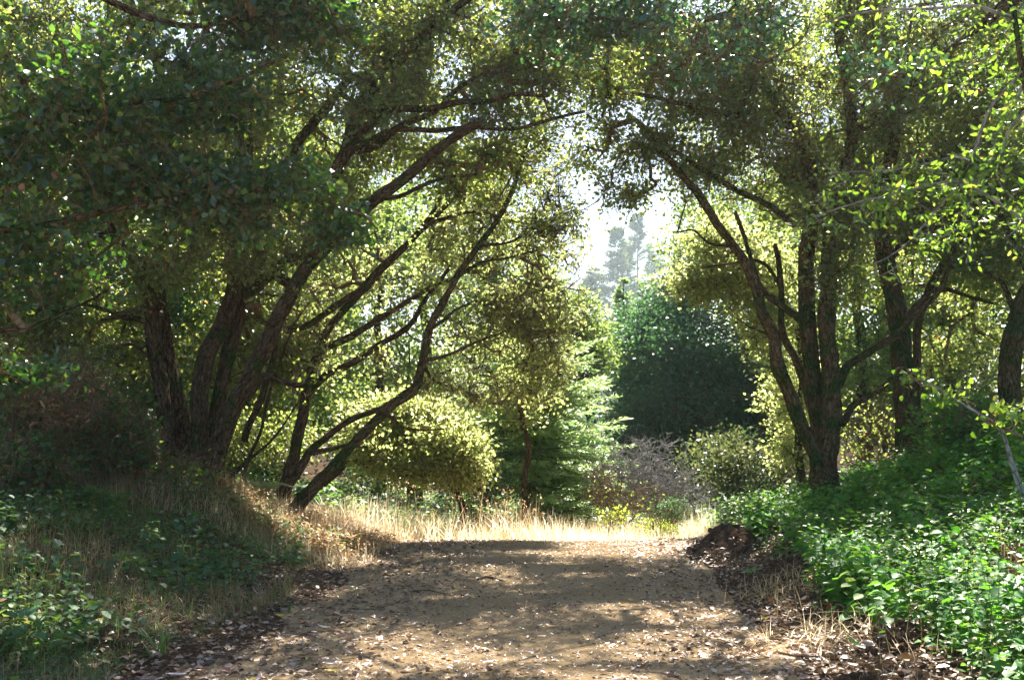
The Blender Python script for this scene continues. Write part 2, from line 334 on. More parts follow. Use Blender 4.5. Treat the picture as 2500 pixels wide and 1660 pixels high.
# openings of the canopy towards the sun: x, y, half sizes and height of the spot each one lights
HOLES = [(1.25, 8.0, .60, .55, 0, 1), (1.5, 6.95, .78, .48, 0, 1), (.8, 6.7, .5, .25, 0, 1), (.9, 5.9, .7, .2, 0), (2.2, 7.8, .40, .4, .1), (-.45, 6.5, .6, .10, 0), (.5, 6.1, .6, .10, 0), (.45, 11.3, .9, .12, 0), (.85, 9.7, .45, .14, 0), (.5, 10.5, .4, .12, 0),
         (-.6, 8.6, .35, .08, 0), (.2, 8.9, .3, .07, 0), (3.0, 6.9, .7, .35, .6), (3.6, 7.9, .5, .5, .8), (2.7, 5.6, .3, .3, .4), (3.2, 9.2, .7, .25, .7), (4.2, 6.9, .6, .3, .9), (2.7, 8.3, .35, .3, .35), (3.7, 5.6, .5, .3, .7), (2.5, 10.6, .6, .4, .5), (4.6, 10.5, .6, .3, 1.0),
         (.7, 14.1, 2.6, 1.0, 0), (-1.3, 13.3, .9, .8, .3), (-2.6, 11.9, .9, .5, .6), (-3.6, 10.9, .5, .25, .7), (-3.1, 9.3, .3, .12, .5), (-.8, 14.6, 1.4, .7, 1.0), (-1.9, 5.4, .25, .08, .1), (-.1, 13.9, .9, .5, 2.8, .6), (.4, 14.2, .5, .5, 4.2, .5), (-1.5, 15.2, 1.1, .6, 1.2, .75), (-.9, 14.4, .8, .5, 3.6, .45)]
IMMUNE = [False]
def sunholes(p, rng):
    keep = np.ones(len(p), bool); j = rng.normal(0, .10, len(p))
    if IMMUNE[0]: return keep
    for hx, hy, rx, ry, hz, *pr in HOLES:
        t = (p[:, 2] - hz) / sv.z; gx = p[:, 0] - sv.x * t; gy = p[:, 1] - sv.y * t
        keep &= ~((((gx - hx) / rx) ** 2 + ((gy - hy) / ry) ** 2 < 1 + j) & (t > .35) & (rng.random(len(p)) < (pr[0] if pr else .94)))
    return keep
def foliage(ends, dirs, rng, per=34, spread=.20, L=.06, W=.042, upb=.5, six=False, drop=0.0, thin=0.0, vhi=1.0):
    K = len(ends) * per
    c = np.repeat(ends, per, 0); d = np.repeat(dirs, per, 0)
    along = rng.random((K, 1)) ** .7
    rad = unit(rng.normal(size=(K, 3)))
    flat = rad * np.array([1, 1, .4]); out = 1.6 * spread * (rng.random((K, 1)) - .75)
    base = c + d * out * 1.5 + flat * (rng.random((K, 1)) ** .7) * spread * 1.15 + np.array([0, 0, -drop]) * rng.random((K, 1))
    dd = unit(rad * 1.0 + d * .5 + rng.normal(0, .4, (K, 3)) + np.array([0, 0, -drop * 2]))
    nn = unit(rng.normal(size=(K, 3)) + np.array([0, 0, upb * 1.6]))
    sz = rng.uniform(.6, 1.25, K)
    tone = np.clip(np.repeat(rng.normal(.45, .18, len(ends)), per) + rng.normal(0, .16, K), 0, .93)
    tone = np.where(rng.random(K) < .06, .93, tone * vhi); tone = np.where(rng.random(K) < .006, 1.0, tone)
    k = sunholes(base, rng); base, dd, nn, sz, tone = base[k], dd[k], nn[k], sz[k], tone[k]
    if thin > 0:
        k = noise3(base, 3.1) > thin; base, dd, nn, sz, tone = base[k], dd[k], nn[k], sz[k], tone[k]
    return leaves(base, dd, nn, L * sz, W * sz, tone, fold=.2, curl=rng.uniform(-.12, .12, len(base)), six=six)
def bare_twigs(ends, dirs, rng, per=4, ln=.30, r=.0034):
    K = len(ends) * per; a = np.repeat(ends, per, 0) - np.repeat(dirs, per, 0) * rng.random((K, 1)) * .3
    b = a + unit(np.repeat(dirs, per, 0) * .7 + rng.normal(0, .6, (K, 3))) * ln * rng.uniform(.4, 1.3, (K, 1))
    k = sunholes(a, rng); a, b = a[k], b[k]; K = len(a)
    c = b + unit((b - a) + rng.normal(0, .08, (K, 3))) * ln * .5
    return merge([segs(a, b, np.full(K, r), np.full(K, r * .8)), segs(b, c, np.full(K, r * .8), np.full(K, r * .4))])

def PL(pts, d0, d1, r0, r1, gamma=1.0):
    """traced limb: pixel list to x,y,z,r rows"""
    n = len(pts); out = []
    for i, (px, py) in enumerate(pts):
        f = (i / (n - 1)) ** gamma; d = d0 + (d1 - d0) * f
        out.append([*P(px, py, d), r0 + (r1 - r0) * f])
    return np.array(out)
def root_down(L, flare=1.18, deep=.5):
    """extend the first point of a limb into the soil"""
    a = L[0].copy(); z = float(ground_z(a[0], a[1])); dr = L[0, :3] - L[1, :3]; dr = dr / np.linalg.norm(dr)
    b = a.copy(); b[:3] += dr * (max(0, a[2] - z) + deep) / max(.5, -dr[2]); b[3] *= flare * 1.3
    a[3] *= flare
    return np.vstack([b, a, L[1:]])

def big_tree(name, label, cat, stems, limbs, spec, seed, bark='bark', leaf='oak', per=34, L=.068, W=.047, thin=.35, spread=.2, twig=3, group=None, six=False, fthin=0.0, upb=.5, scale=1.3, rmax=.05, drop=0.0):
    rng = rs(seed); base = stems[0][0][:3].copy(); base[2] = float(ground_z(base[0], base[1]))
    root = thing(name, base, label, cat, group); sk = []
    for k, s in enumerate(stems):
        V, Fs, A, B, c, r = limb(root_down(s), 22 if s[0][3] > .1 else 12, .10, seed + k, .05, .05); obj('trunk', V, Fs, M[bark], root, vec=B, smooth=True)
        sk.append(c[len(c) // 4::4])
    for k, s in enumerate(limbs):
        V, Fs, A, B, c, r = limb(s, 12, .09, seed + 50 + k, .06, .10); obj('limb', V, Fs, M[bark], root, vec=B, smooth=True)
        sk.append(c[3::3])
    T = ell(spec, rng, thin, scale)
    a, b, ra, rb, ends, dirs = grow(np.vstack(sk), T, rng, rmax=rmax)
    parts = [segs(a, b, ra, rb, 4)]
    if twig: parts.append(bare_twigs(ends, dirs, rng, twig))
    V, Fs, A, B = merge(parts); obj('twigs', V, Fs, M['twig'], root, vec=B)
    V, Fs, A = foliage(ends, dirs, rng, per, spread, L, W, upb, six, drop, fthin); obj('crown', V, Fs, M[leaf], root, attr=A)
    return root

# ================================================================== SETTING: ground, path
def grid_sheet(name, xs, ys, zf, mat, kind="structure"):
    X, Y = np.meshgrid(xs, ys); Z = zf(X, Y); V = np.stack([X, Y, Z], -1).reshape(-1, 3); nx, ny = len(xs), len(ys)
    i = (np.arange(ny - 1)[:, None] * nx + np.arange(nx - 1)[None]).ravel()
    o = obj(name, V, [np.stack([i, i + 1, i + nx + 1, i + nx], 1)], mat, smooth=True); o["kind"] = kind; return o
def axis(lo, a, b, hi, st):
    m = np.arange(a, b, st); k = 26
    return np.concatenate([a - (a - lo) * (np.linspace(1, 0, k, endpoint=False) ** 2.2), m, b + (hi - b) * (np.linspace(0, 1, k) ** 2.2)])
def gz(x, y):
    z = ground_z(x, y); yc = np.clip(y, 0, 14)
    inp = (x > edge_l(yc) + .12) & (x < edge_r(yc) - .12) & (y > .0) & (y < 15.2)
    return z - 0.03 * inp
grid_sheet("ground", axis(-450, -7, 8, 450, .08), axis(-60, 1, 22, 450, .08), gz, M['soil'])
ys = np.arange(-1, 15.6, .05); U = np.linspace(0, 1, 74); yc = np.clip(ys, 0, 14)
w0 = edge_l(yc) - .25 + (n2(ys, ys * 0, 1.5, 4) - .5) * .8; w1 = edge_r(yc) + .05 + (n2(ys, ys * 0 + 7, 1.5, 8) - .5) * .7
X = w0[:, None] + (w1 - w0)[:, None] * U[None]; Y = np.repeat(ys[:, None], len(U), 1); Z = ground_z(X, Y) + .006 - .05 * (np.abs(U - .5)[None] * 2) ** 24
i = (np.arange(len(ys) - 1)[:, None] * len(U) + np.arange(len(U) - 1)[None]).ravel()
o = obj("dirt_path", np.stack([X, Y, Z], -1).reshape(-1, 3), [np.stack([i, i + 1, i + len(U) + 1, i + len(U)], 1)], M['path'], smooth=True); o["kind"] = "structure"

# ================================================================== OAKS LEFT OF THE PATH
A1 = PL([(420, 1135), (402, 1000), (380, 850), (372, 760), (362, 690), (335, 640), (280, 580), (220, 480)], 12.2, 12.4, .105, .065)
A2 = PL([(458, 1140), (440, 1010), (418, 900), (405, 800), (392, 720), (380, 660), (395, 560), (420, 430), (410, 300)], 12.4, 12.6, .105, .05)
big_tree("oak_tree", "furrowed twin-stemmed oak in deep shade, standing just left of the big spreading oak", "tree",
         [A1, A2],
         [PL([(372, 790), (310, 778), (270, 757), (200, 740), (120, 760)], 12.3, 11.8, .035, .015),
          PL([(280, 580), (180, 560), (80, 600), (-40, 580)], 12.5, 12.2, .06, .03),
          PL([(412, 930), (370, 880), (340, 850), (300, 850)], 12.2, 11.7, .025, .012),
          PL([(220, 480), (150, 350), (60, 200), (20, 40)], 12.4, 12.6, .07, .03),
          PL([(410, 300), (380, 150), (330, 20), (250, -200)], 12.6, 12.6, .06, .03)],
         [(150, 120, 12.3, 300, 230, 1.8, 420), (450, -60, 12.8, 160, 130, 1.0, 150), (60, 480, 12.3, 250, 230, 1.6, 330), (330, 350, 12.8, 230, 250, 1.4, 300), (60, 760, 12.6, 170, 140, 1.0, 170), (250, 830, 13.4, 180, 150, .9, 170), (360, 640, 11.6, 150, 90, .4, 50), (170, 860, 12.0, 140, 110, .5, 60), (120, 600, 13.4, 260, 150, 1.0, 220),
          (100, -450, 12, 500, 350, 2.5, 300)], 11, thin=.34, spread=.24, per=29, twig=4)

B1 = PL([(490, 1165), (484, 1060), (492, 950), (512, 860), (545, 780), (568, 700), (574, 620), (580, 520), (600, 400), (590, 250), (560, 80)], 12.0, 12.6, .112, .07)
B2 = PL([(520, 1175), (535, 1080), (572, 990), (620, 900), (660, 820), (700, 745), (738, 668), (800, 600), (870, 535), (925, 480), (1000, 425), (1100, 342), (1170, 300)], 12.0, 11.2, .118, .05)
B3 = PL([(505, 1160), (520, 1050), (540, 960), (560, 870), (580, 770), (592, 700), (588, 610)], 12.35, 12.6, .10, .085)
big_tree("oak_tree", "big spreading mossy oak with three heavy stems, a long limb arching over the path", "tree",
         [B2, B1, B3],
         [PL([(590, 975), (616, 938), (647, 916), (696, 929), (760, 942)], 12.2, 12.4, .05, .035),
          PL([(724, 700), (670, 661), (625, 610), (610, 540), (580, 430)], 12.1, 12.6, .07, .05),
          PL([(600, 720), (640, 690), (680, 650), (760, 590), (800, 470), (842, 364), (872, 268), (930, 190), (1014, 96), (1068, 57), (1092, -30), (1110, -200)], 12.6, 12.0, .085, .065),
          PL([(620, 560), (700, 400), (780, 280), (850, 199), (930, 170), (1000, 100), (1060, 60)], 12.7, 12.3, .07, .04),
          PL([(842, 375), (900, 320), (950, 275), (1050, 262), (1120, 250), (1180, 252), (1262, 232), (1330, 240)], 12.0, 11.0, .055, .022),
          PL([(850, 372), (915, 362), (970, 325), (1030, 285), (1070, 262), (1150, 200), (1240, 170)], 12.1, 11.6, .055, .02),
          PL([(870, 366), (960, 330), (1050, 312), (1150, 315), (1250, 318), (1330, 290), (1420, 270)], 11.9, 11.2, .04, .016),
          PL([(1014, 96), (1120, 20), (1220, -60), (1320, -160)], 11.9, 10.8, .05, .03),
          PL([(590, 250), (520, 120), (480, -40)], 12.6, 12.4, .05, .03),
          PL([(925, 480), (990, 470), (1080, 440), (1180, 420)], 11.7, 12.2, .035, .015)],
         [(780, 60, 12.6, 260, 190, 1.4, 270), (1080, 60, 12.2, 260, 170, 1.2, 230), (1240, 250, 12.3, 190, 150, 1.0, 200), (980, 330, 13.2, 200, 130, .7, 110),
          (620, 330, 13.0, 220, 220, 1.3, 330), (720, 520, 13.4, 180, 120, .8, 190), (500, 620, 13.8, 200, 130, .8, 200), (620, 850, 14.4, 170, 130, .7, 170), (640, 600, 11.7, 160, 100, .4, 70), (930, 250, 11.8, 160, 110, .5, 70), (720, 760, 13.6, 150, 120, .5, 80), (1150, 430, 13.0, 180, 90, .7, 110), (1020, 180, 12.9, 260, 120, .9, 140), (900, 440, 13.8, 200, 110, .7, 110), (1330, 120, 12.2, 120, 110, .8, 100),
          (700, -350, 12.2, 420, 260, 2.2, 260), (1150, -330, 11.5, 300, 230, 1.5, 150)], 12, thin=.34, per=25, spread=.24, twig=6)

C1 = PL([(705, 1162), (722, 1090), (740, 1010), (752, 940), (775, 870), (790, 820), (850, 745), (923, 672), (990, 600), (1050, 540), (1120, 470), (1200, 420)], 14.0, 14.0, .085, .028)
big_tree("oak_tree", "oak with a low dark base splitting into thin limbs swept right, behind the spreading oak", "tree",
         [C1, PL([(725, 1150), (765, 1092), (847, 1032), (932, 992), (1020, 935), (1100, 900)], 14.0, 14.3, .06, .025)],
         [PL([(752, 960), (790, 925), (847, 890), (923, 850), (1000, 790), (1060, 700), (1100, 640)], 14.0, 14.3, .06, .025),
          PL([(700, 812), (767, 782), (870, 722), (914, 668), (977, 608), (1035, 545), (1100, 440)], 13.6, 14.0, .06, .025),
          PL([(776, 862), (847, 827), (923, 782), (1000, 735), (1070, 690), (1180, 640), (1280, 600)], 14.0, 14.6, .055, .02),
          PL([(757, 1110), (800, 1100), (860, 1085), (920, 1100)], 14.0, 14.4, .04, .015),
          PL([(600, 1080), (640, 960), (670, 850), (700, 760), (740, 690)], 13.6, 13.4, .05, .03),
          PL([(1050, 540), (1150, 520), (1250, 540), (1340, 560)], 14.0, 14.5, .03, .012)],
         [(1010, 560, 14.3, 260, 110, .7, 190), (1200, 620, 14.4, 200, 120, .6, 150), (900, 700, 14.3, 190, 110, .5, 130),
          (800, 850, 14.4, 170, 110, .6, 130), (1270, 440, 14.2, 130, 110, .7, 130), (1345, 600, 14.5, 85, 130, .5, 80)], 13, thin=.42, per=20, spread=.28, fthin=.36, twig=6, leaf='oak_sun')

D1 = PL([(785, 1168), (838, 1106), (901, 1045), (959, 988), (1010, 952), (1028, 889), (1048, 809), (1079, 742), (1115, 675), (1155, 617), (1204, 555), (1236, 500), (1262, 430), (1290, 340)], 12.8, 13.0, .070, .026)
big_tree("leaning_tree", "slender smooth-barked tree slanting up to the right from the leaf bank, with a kink halfway", "tree",
         [D1],
         [PL([(1040, 878), (1090, 862), (1146, 845), (1190, 825), (1240, 805)], 12.9, 13.8, .03, .012),
          PL([(1048, 809), (1100, 760), (1170, 740), (1230, 760)], 12.9, 13.9, .026, .010),
          PL([(1115, 675), (1180, 640), (1250, 630), (1330, 600)], 12.9, 13.8, .026, .010),
          PL([(1170, 600), (1240, 590), (1300, 560), (1380, 520)], 13.0, 13.6, .024, .010),
          PL([(1028, 889), (1060, 930), (1120, 960), (1180, 1000)], 13.0, 14.0, .026, .010),
          PL([(940, 1010), (1000, 1040), (1080, 1050)], 13.2, 14.2, .026, .010)],
         [(1220, 800, 13.4, 190, 100, .4, 110), (1140, 950, 13.5, 130, 70, .4, 60), (1340, 540, 13.5, 90, 100, .4, 70), (1330, 740, 13.7, 110, 130, .4, 100), (1280, 900, 13.8, 110, 100, .4, 70)],
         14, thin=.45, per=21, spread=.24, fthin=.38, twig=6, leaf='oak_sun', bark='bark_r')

IMMUNE[0] = True
big_tree("oak_tree", "low oak with a bright rounded sunlit crown drooping over the dry grass beside the path", "tree",
         [PL([(800, 1168), (850, 1130), (900, 1110), (960, 1090), (1020, 1080)], 15.0, 15.0, .06, .03)],
         [PL([(860, 1125), (930, 1150), (1010, 1165), (1060, 1160)], 15.0, 15.0, .03, .012),
          PL([(900, 1110), (960, 1040), (1020, 1000)], 15.0, 15.2, .03, .012), PL([(1000, 1082), (1080, 1100), (1130, 1130)], 15, 15, .025, .01)],
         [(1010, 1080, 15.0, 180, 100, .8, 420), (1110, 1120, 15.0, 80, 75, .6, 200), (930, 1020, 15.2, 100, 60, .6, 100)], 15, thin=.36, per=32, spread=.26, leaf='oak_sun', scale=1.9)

IMMUNE[0] = False
# slim stems between the big left trees
for k, (pts, d, r, lab) in enumerate([
        ([(590, 1190), (610, 1120), (640, 1050), (655, 960), (690, 860), (720, 780)], 13.2, .028, "thin dark sapling stem between the spreading oak and the leaning oak, leafy at its top"),
        ([(568, 1160), (600, 1130), (660, 1080), (700, 1030), (740, 960)], 12.9, .022, "thin bent sapling slanting right just behind the base of the spreading oak")]):
    big_tree("sapling", lab, "sapling", [PL(pts, d, d, r, r * .5)], [], [(pts[-1][0], pts[-1][1] - 30, d, 60, 70, .4, 22)], 30 + k, thin=.1, per=30, spread=.15)

# the near trees at the left whose trunk stands outside the frame
NT = [np.array([[-4.9, 6.2, .3, .16], [-4.8, 6.4, 2.5, .14], [-4.5, 6.6, 4.6, .11], [-3.8, 6.9, 6.5, .08]])]
big_tree("oak_tree", "nearest oak, large glossy blue-green leaves hanging in at the upper left corner", "tree",
         NT, [np.vstack([[-4.7, 6.45, 3.2, .05], PL([(60, 330), (250, 260), (480, 230), (700, 150)], 7.0, 7.6, .03, .01)]),
              np.vstack([[-4.6, 6.5, 2.8, .05], PL([(0, 560), (250, 520), (480, 470), (640, 470)], 7.0, 7.8, .03, .01)]),
              np.vstack([[-4.7, 6.45, 2.4, .04], PL([(-40, 800), (100, 780), (260, 700)], 7.0, 7.6, .022, .01)]),
              np.vstack([[-4.0, 6.8, 6.0, .05], PL([(200, -60), (450, 60), (650, 30), (800, 60)], 7.5, 8.2, .03, .01)])],
         [(170, 300, 7.4, 260, 240, .9, 170), (420, 200, 7.8, 260, 120, .8, 90), (450, 500, 7.8, 240, 110, .7, 95), (670, 450, 8.2, 190, 60, .5, 48),
          (90, 640, 7.6, 190, 160, .7, 75), (700, 60, 8.2, 200, 80, .7, 60), (850, 570, 8.6, 80, 70, .4, 18), (60, 880, 8.4, 110, 90, .5, 16), (450, -170, 7.8, 430, 190, .9, 150), (720, -80, 9, 260, 110, .6, 90), (620, -40, 8.8, 220, 160, .6, 100), (700, -150, 9, 430, 150, 1.2, 150)],
         16, thin=.40, per=28, spread=.17, L=.064, W=.046, leaf='oak_near', six=True, upb=.3, scale=1.7, twig=3)

# ================================================================== TREES RIGHT OF THE PATH
d = 13.0
R1 = PL([(2010, 1225), (2014, 1140), (2030, 1040), (2030, 930), (2020, 830), (2018, 700), (2024, 560), (2060, 440), (2082, 330), (2070, 230), (2052, 100), (2060, -60)], 13.0, 12.6, .185, .055, .55)
R1a = PL([(1990, 1215), (1996, 1130), (1966, 1060), (1928, 972), (1903, 900), (1893, 820), (1860, 752), (1830, 668), (1797, 608), (1754, 548), (1700, 470), (1652, 415), (1600, 350), (1560, 300)], 12.85, 12.4, .105, .035)
R1b = PL([(2012, 1190), (1998, 1080), (1978, 980), (1945, 885), (1915, 815), (1905, 700), (1890, 600)], 13.15, 13.6, .07, .035)
R1g = PL([(2020, 1150), (1996, 1010), (1978, 850), (1966, 700), (1975, 560), (1982, 450), (1958, 350), (1920, 284), (1880, 222), (1836, 155), (1858, 76), (1885, -10), (1900, -150)], 13.1, 12.4, .12, .05)
RT = dict(bark='bark_r')
big_tree("oak_tree", "large multi-stemmed oak on the green bank, one stem slanting left across the sky", "tree",
         [R1, R1a, R1b, R1g],
         [PL([(2050, 950), (2075, 885), (2146, 845), (2220, 790), (2300, 690), (2340, 560)], 13.0, 13.2, .062, .028),
          PL([(2055, 1040), (2080, 1000), (2117, 975), (2165, 930), (2210, 870)], 13.0, 13.3, .05, .025),
          PL([(1990, 850), (1960, 785), (1926, 760), (1878, 725), (1845, 685), (1830, 620), (1800, 520)], 13.0, 12.7, .055, .025),
          PL([(1940, 545), (1860, 497), (1765, 444), (1700, 409), (1650, 375), (1590, 320), (1530, 280)], 12.6, 12.4, .045, .02),
          PL([(1905, 270), (1864, 275), (1765, 277), (1707, 262), (1650, 252), (1560, 235), (1480, 240)], 12.6, 12.0, .045, .02),
          PL([(1836, 165), (1784, 142), (1726, 128), (1650, 130), (1560, 110)], 12.4, 12.0, .035, .016),
          PL([(1797, 608), (1740, 600), (1690, 560), (1640, 560)], 12.5, 13.2, .022, .01),
          PL([(1893, 818), (1840, 800), (1790, 780)], 12.8, 13.6, .02, .01),
          PL([(1905, 700), (1850, 640), (1790, 640), (1720, 660)], 13.5, 14.2, .03, .012),
          PL([(2080, 330), (2180, 260), (2260, 180), (2300, 60)], 12.8, 12.4, .05, .025),
          PL([(2024, 560), (2120, 460), (2200, 420), (2300, 380)], 12.8, 13.0, .05, .025)],
         [(1620, 200, 12.4, 230, 150, 1.3, 330), (1820, 100, 12.5, 230, 170, 1.4, 300), (1830, 420, 13.2, 190, 130, 1.1, 230), (2120, 170, 12.8, 260, 220, 1.4, 400), (1980, 30, 12.6, 300, 120, 1.2, 230), (1560, 60, 12.6, 200, 110, 1.0, 150), (1480, 130, 14.5, 250, 110, 1.0, 170), (1750, 330, 14.2, 180, 90, .8, 110),
          (1680, 400, 12.8, 110, 60, .7, 28), (1560, 330, 12.6, 80, 60, .6, 55), (2200, 450, 13.4, 200, 150, 1.2, 200), (1530, 460, 13.2, 60, 70, .6, 22), (1440, 390, 13.2, 100, 60, .5, 30), (1480, 490, 13.2, 110, 45, .5, 18), (2060, 480, 12.2, 110, 180, .4, 70), (1900, 250, 12.0, 110, 130, .4, 50), (2100, 680, 12.4, 120, 90, .4, 26),
          (1750, -300, 11.8, 420, 240, 2.0, 340)], 21, thin=.37, per=24, spread=.24, twig=6, **RT)
big_tree("oak_tree", "slim oak behind the multi-stemmed oak, glowing yellow-green crown reaching into the sky gap", "tree",
         [PL([(1960, 1180), (1950, 1050), (1960, 900), (1930, 760), (1860, 680)], 15.8, 15.6, .07, .03)],
         [PL([(1930, 760), (1850, 700), (1760, 680), (1690, 700)], 15.7, 15.4, .03, .012), PL([(1860, 680), (1780, 600), (1700, 560)], 15.6, 15.6, .03, .012), PL([(1950, 900), (1880, 860), (1820, 850)], 15.7, 15.6, .025, .012)],
         [(1800, 660, 15.7, 150, 120, 1.0, 380), (1690, 700, 15.6, 90, 55, .6, 120), (1740, 570, 15.8, 90, 50, .7, 50), (1870, 800, 15.7, 90, 90, .6, 90), (1930, 950, 15.9, 90, 110, .6, 80), (1950, 1080, 16, 90, 90, .6, 70)],
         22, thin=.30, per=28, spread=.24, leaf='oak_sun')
R2 = PL([(2216, 1135), (2213, 1020), (2206, 880), (2200, 800), (2180, 720), (2165, 645), (2148, 560), (2150, 470), (2180, 350), (2170, 200), (2150, 0)], 13.8, 13.4, .16, .07)
R2b = PL([(2252, 1125), (2246, 1000), (2240, 860), (2250, 760), (2300, 640), (2380, 540), (2440, 420)], 14.0, 13.8, .07, .04)
big_tree("oak_tree", "straight thick-trunked oak, furrowed trunk on top of the green bank, second from right edge", "tree",
         [R2, R2b],
         [PL([(2200, 790), (2260, 720), (2350, 720), (2420, 740)], 13.8, 13.4, .04, .02), PL([(2165, 645), (2240, 560), (2330, 500), (2420, 380)], 13.6, 13.3, .05, .025),
          PL([(2148, 560), (2080, 480), (2000, 400), (1950, 300)], 13.6, 14.0, .04, .02), PL([(2300, 640), (2400, 620), (2480, 640)], 13.9, 13.6, .03, .015), PL([(2170, 200), (2280, 100), (2380, 20)], 13.4, 13.2, .05, .025)],
         [(2300, 250, 13.8, 230, 200, 1.3, 330), (2350, 520, 13.8, 200, 120, 1.2, 260), (2050, 450, 14.6, 180, 150, .8, 150), (1950, 120, 15.0, 230, 130, 1.2, 170), (2100, 620, 15.0, 150, 130, .8, 110), (2400, 700, 14.2, 130, 70, 1.0, 80), (2450, 60, 13.0, 200, 150, 1.4, 170),
          (2350, -350, 12.5, 350, 260, 2.2, 200), (2360, 860, 15.4, 150, 90, .9, 70)], 23, thin=.37, per=34, spread=.24, **RT)
R3 = PL([(2475, 1100), (2472, 1000), (2466, 880), (2484, 790), (2500, 730), (2545, 640), (2600, 500)], 12.8, 12.6, .15, .09)
big_tree("oak_tree", "dark oak trunk at the extreme right edge, bending out of view to the right", "tree", [R3],
         [PL([(2484, 790), (2440, 690), (2380, 650), (2320, 640)], 12.8, 13.4, .04, .02), PL([(2520, 690), (2460, 560), (2400, 440)], 12.7, 13.0, .05, .02)],
         [(2430, 620, 13.2, 110, 90, .8, 70), (2500, 400, 13.0, 200, 160, 1.2, 150), (2600, 150, 12.5, 250, 200, 1.4, 120)], 24, thin=.35, per=34, spread=.24, **RT)

# teal foliage hanging in at the top centre, from an oak whose trunk is right of the frame top
TC = [np.array([[6.6, 8.2, .9, .2], [6.3, 8.4, 3.5, .17], [5.4, 8.8, 6.0, .14], [4.0, 9.2, 7.2, .10]])]
big_tree("oak_tree", "overhanging oak whose blue-green leafy sprays hang into the top centre", "tree",
         TC, [np.vstack([TC[0][3], PL([(1950, -330), (1700, -120), (1500, 20), (1340, 80)], 9.4, 9.0, .05, .012)]), np.vstack([TC[0][2], PL([(2350, 100), (2230, 170), (2150, 190)], 9.2, 9.6, .03, .01)]),
              np.vstack([TC[0][3], PL([(1950, -330), (1850, -60), (1760, 60)], 9.4, 9.2, .03, .01)])],
         [(1480, 60, 9.0, 260, 90, .8, 120), (1300, 40, 9.2, 100, 80, .5, 34), (1720, 80, 9.4, 220, 90, .7, 75), (2130, 190, 9.6, 190, 50, .6, 40), (1650, 160, 9.2, 130, 50, .5, 22), (1600, -300, 9.2, 500, 200, 1.2, 130)],
         25, thin=.38, per=26, spread=.18, L=.062, W=.042, leaf='oak_hi', six=False, upb=.3, scale=1.7)

# foreground sapling with thin arching branches at the right
def near_sapling():
    root = thing("sapling", [3.75, 6.3, float(ground_z(3.75, 6.3))], "thin arching sapling with small yellow-green leaves reaching in from the upper right edge", "sapling")
    rng = rs(41)
    st = np.array([[3.75, 6.3, float(ground_z(3.75, 6.3)) - .3, .04], [3.72, 6.35, 1.6, .034], [3.6, 6.4, 2.6, .028], [3.45, 6.5, 3.6, .022], [3.35, 6.6, 4.8, .015]])
    lb = [PL([(2560, 560), (2500, 543), (2434, 494), (2343, 444), (2224, 471), (2090, 501), (1990, 530)], 6.5, 6.9, .016, .004),
          PL([(2343, 444), (2369, 394), (2411, 287), (2465, 214), (2520, 150)], 6.6, 6.5, .012, .008), PL([(2369, 394), (2331, 385), (2216, 417), (2110, 425), (2020, 425)], 6.6, 7.0, .008, .003),
          PL([(2560, 70), (2500, 50), (2438, 34), (2377, 15), (2262, 23), (2150, 25), (2056, 38), (1980, 60)], 6.5, 7.0, .016, .004),
          PL([(2520, 150), (2480, 250), (2440, 330), (2330, 560), (2230, 560)], 6.6, 6.8, .01, .004),
          PL([(2560, 20), (2440, 130), (2340, 170), (2230, 130)], 6.5, 6.9, .01, .004), PL([(2343, 444), (2280, 520), (2200, 600), (2130, 640)], 6.6, 6.8, .008, .003), PL([(2560, 240), (2480, 300), (2430, 420), (2470, 480)], 6.5, 6.6, .01, .004)]
    V, Fs, A, B, c, r = limb(st, 10, .05, 3, .08); obj('trunk', V, Fs, M['bark'], root, vec=B, smooth=True)
    sk = []
    for k, s in enumerate(lb):
        V, Fs, A, B, c, r = limb(s, 6, 0, k, .08, .05); obj('branch', V, Fs, M['graytwig'], root, vec=B, smooth=True); sk.append(c)
    sk = np.vstack(sk); k = rng.integers(0, len(sk), 330)
    T = sk[k] + rng.normal(0, .10, (330, 3)) + np.array([0, 0, -.05])
    a, b, ra, rb, ends, dirs = grow(sk, T, rng, seg=.12, rmax=.006, r0=.0018)
    V, Fs, A, B = merge([segs(a, b, ra, rb, 3)]); obj('twigs', V, Fs, M['graytwig'], root, vec=B)
    V, Fs, A = foliage(ends, dirs, rng, 6, .09, .055, .024, .2, True, .05); obj('leaves', V, Fs, M['sapling'], root, attr=A)
near_sapling()
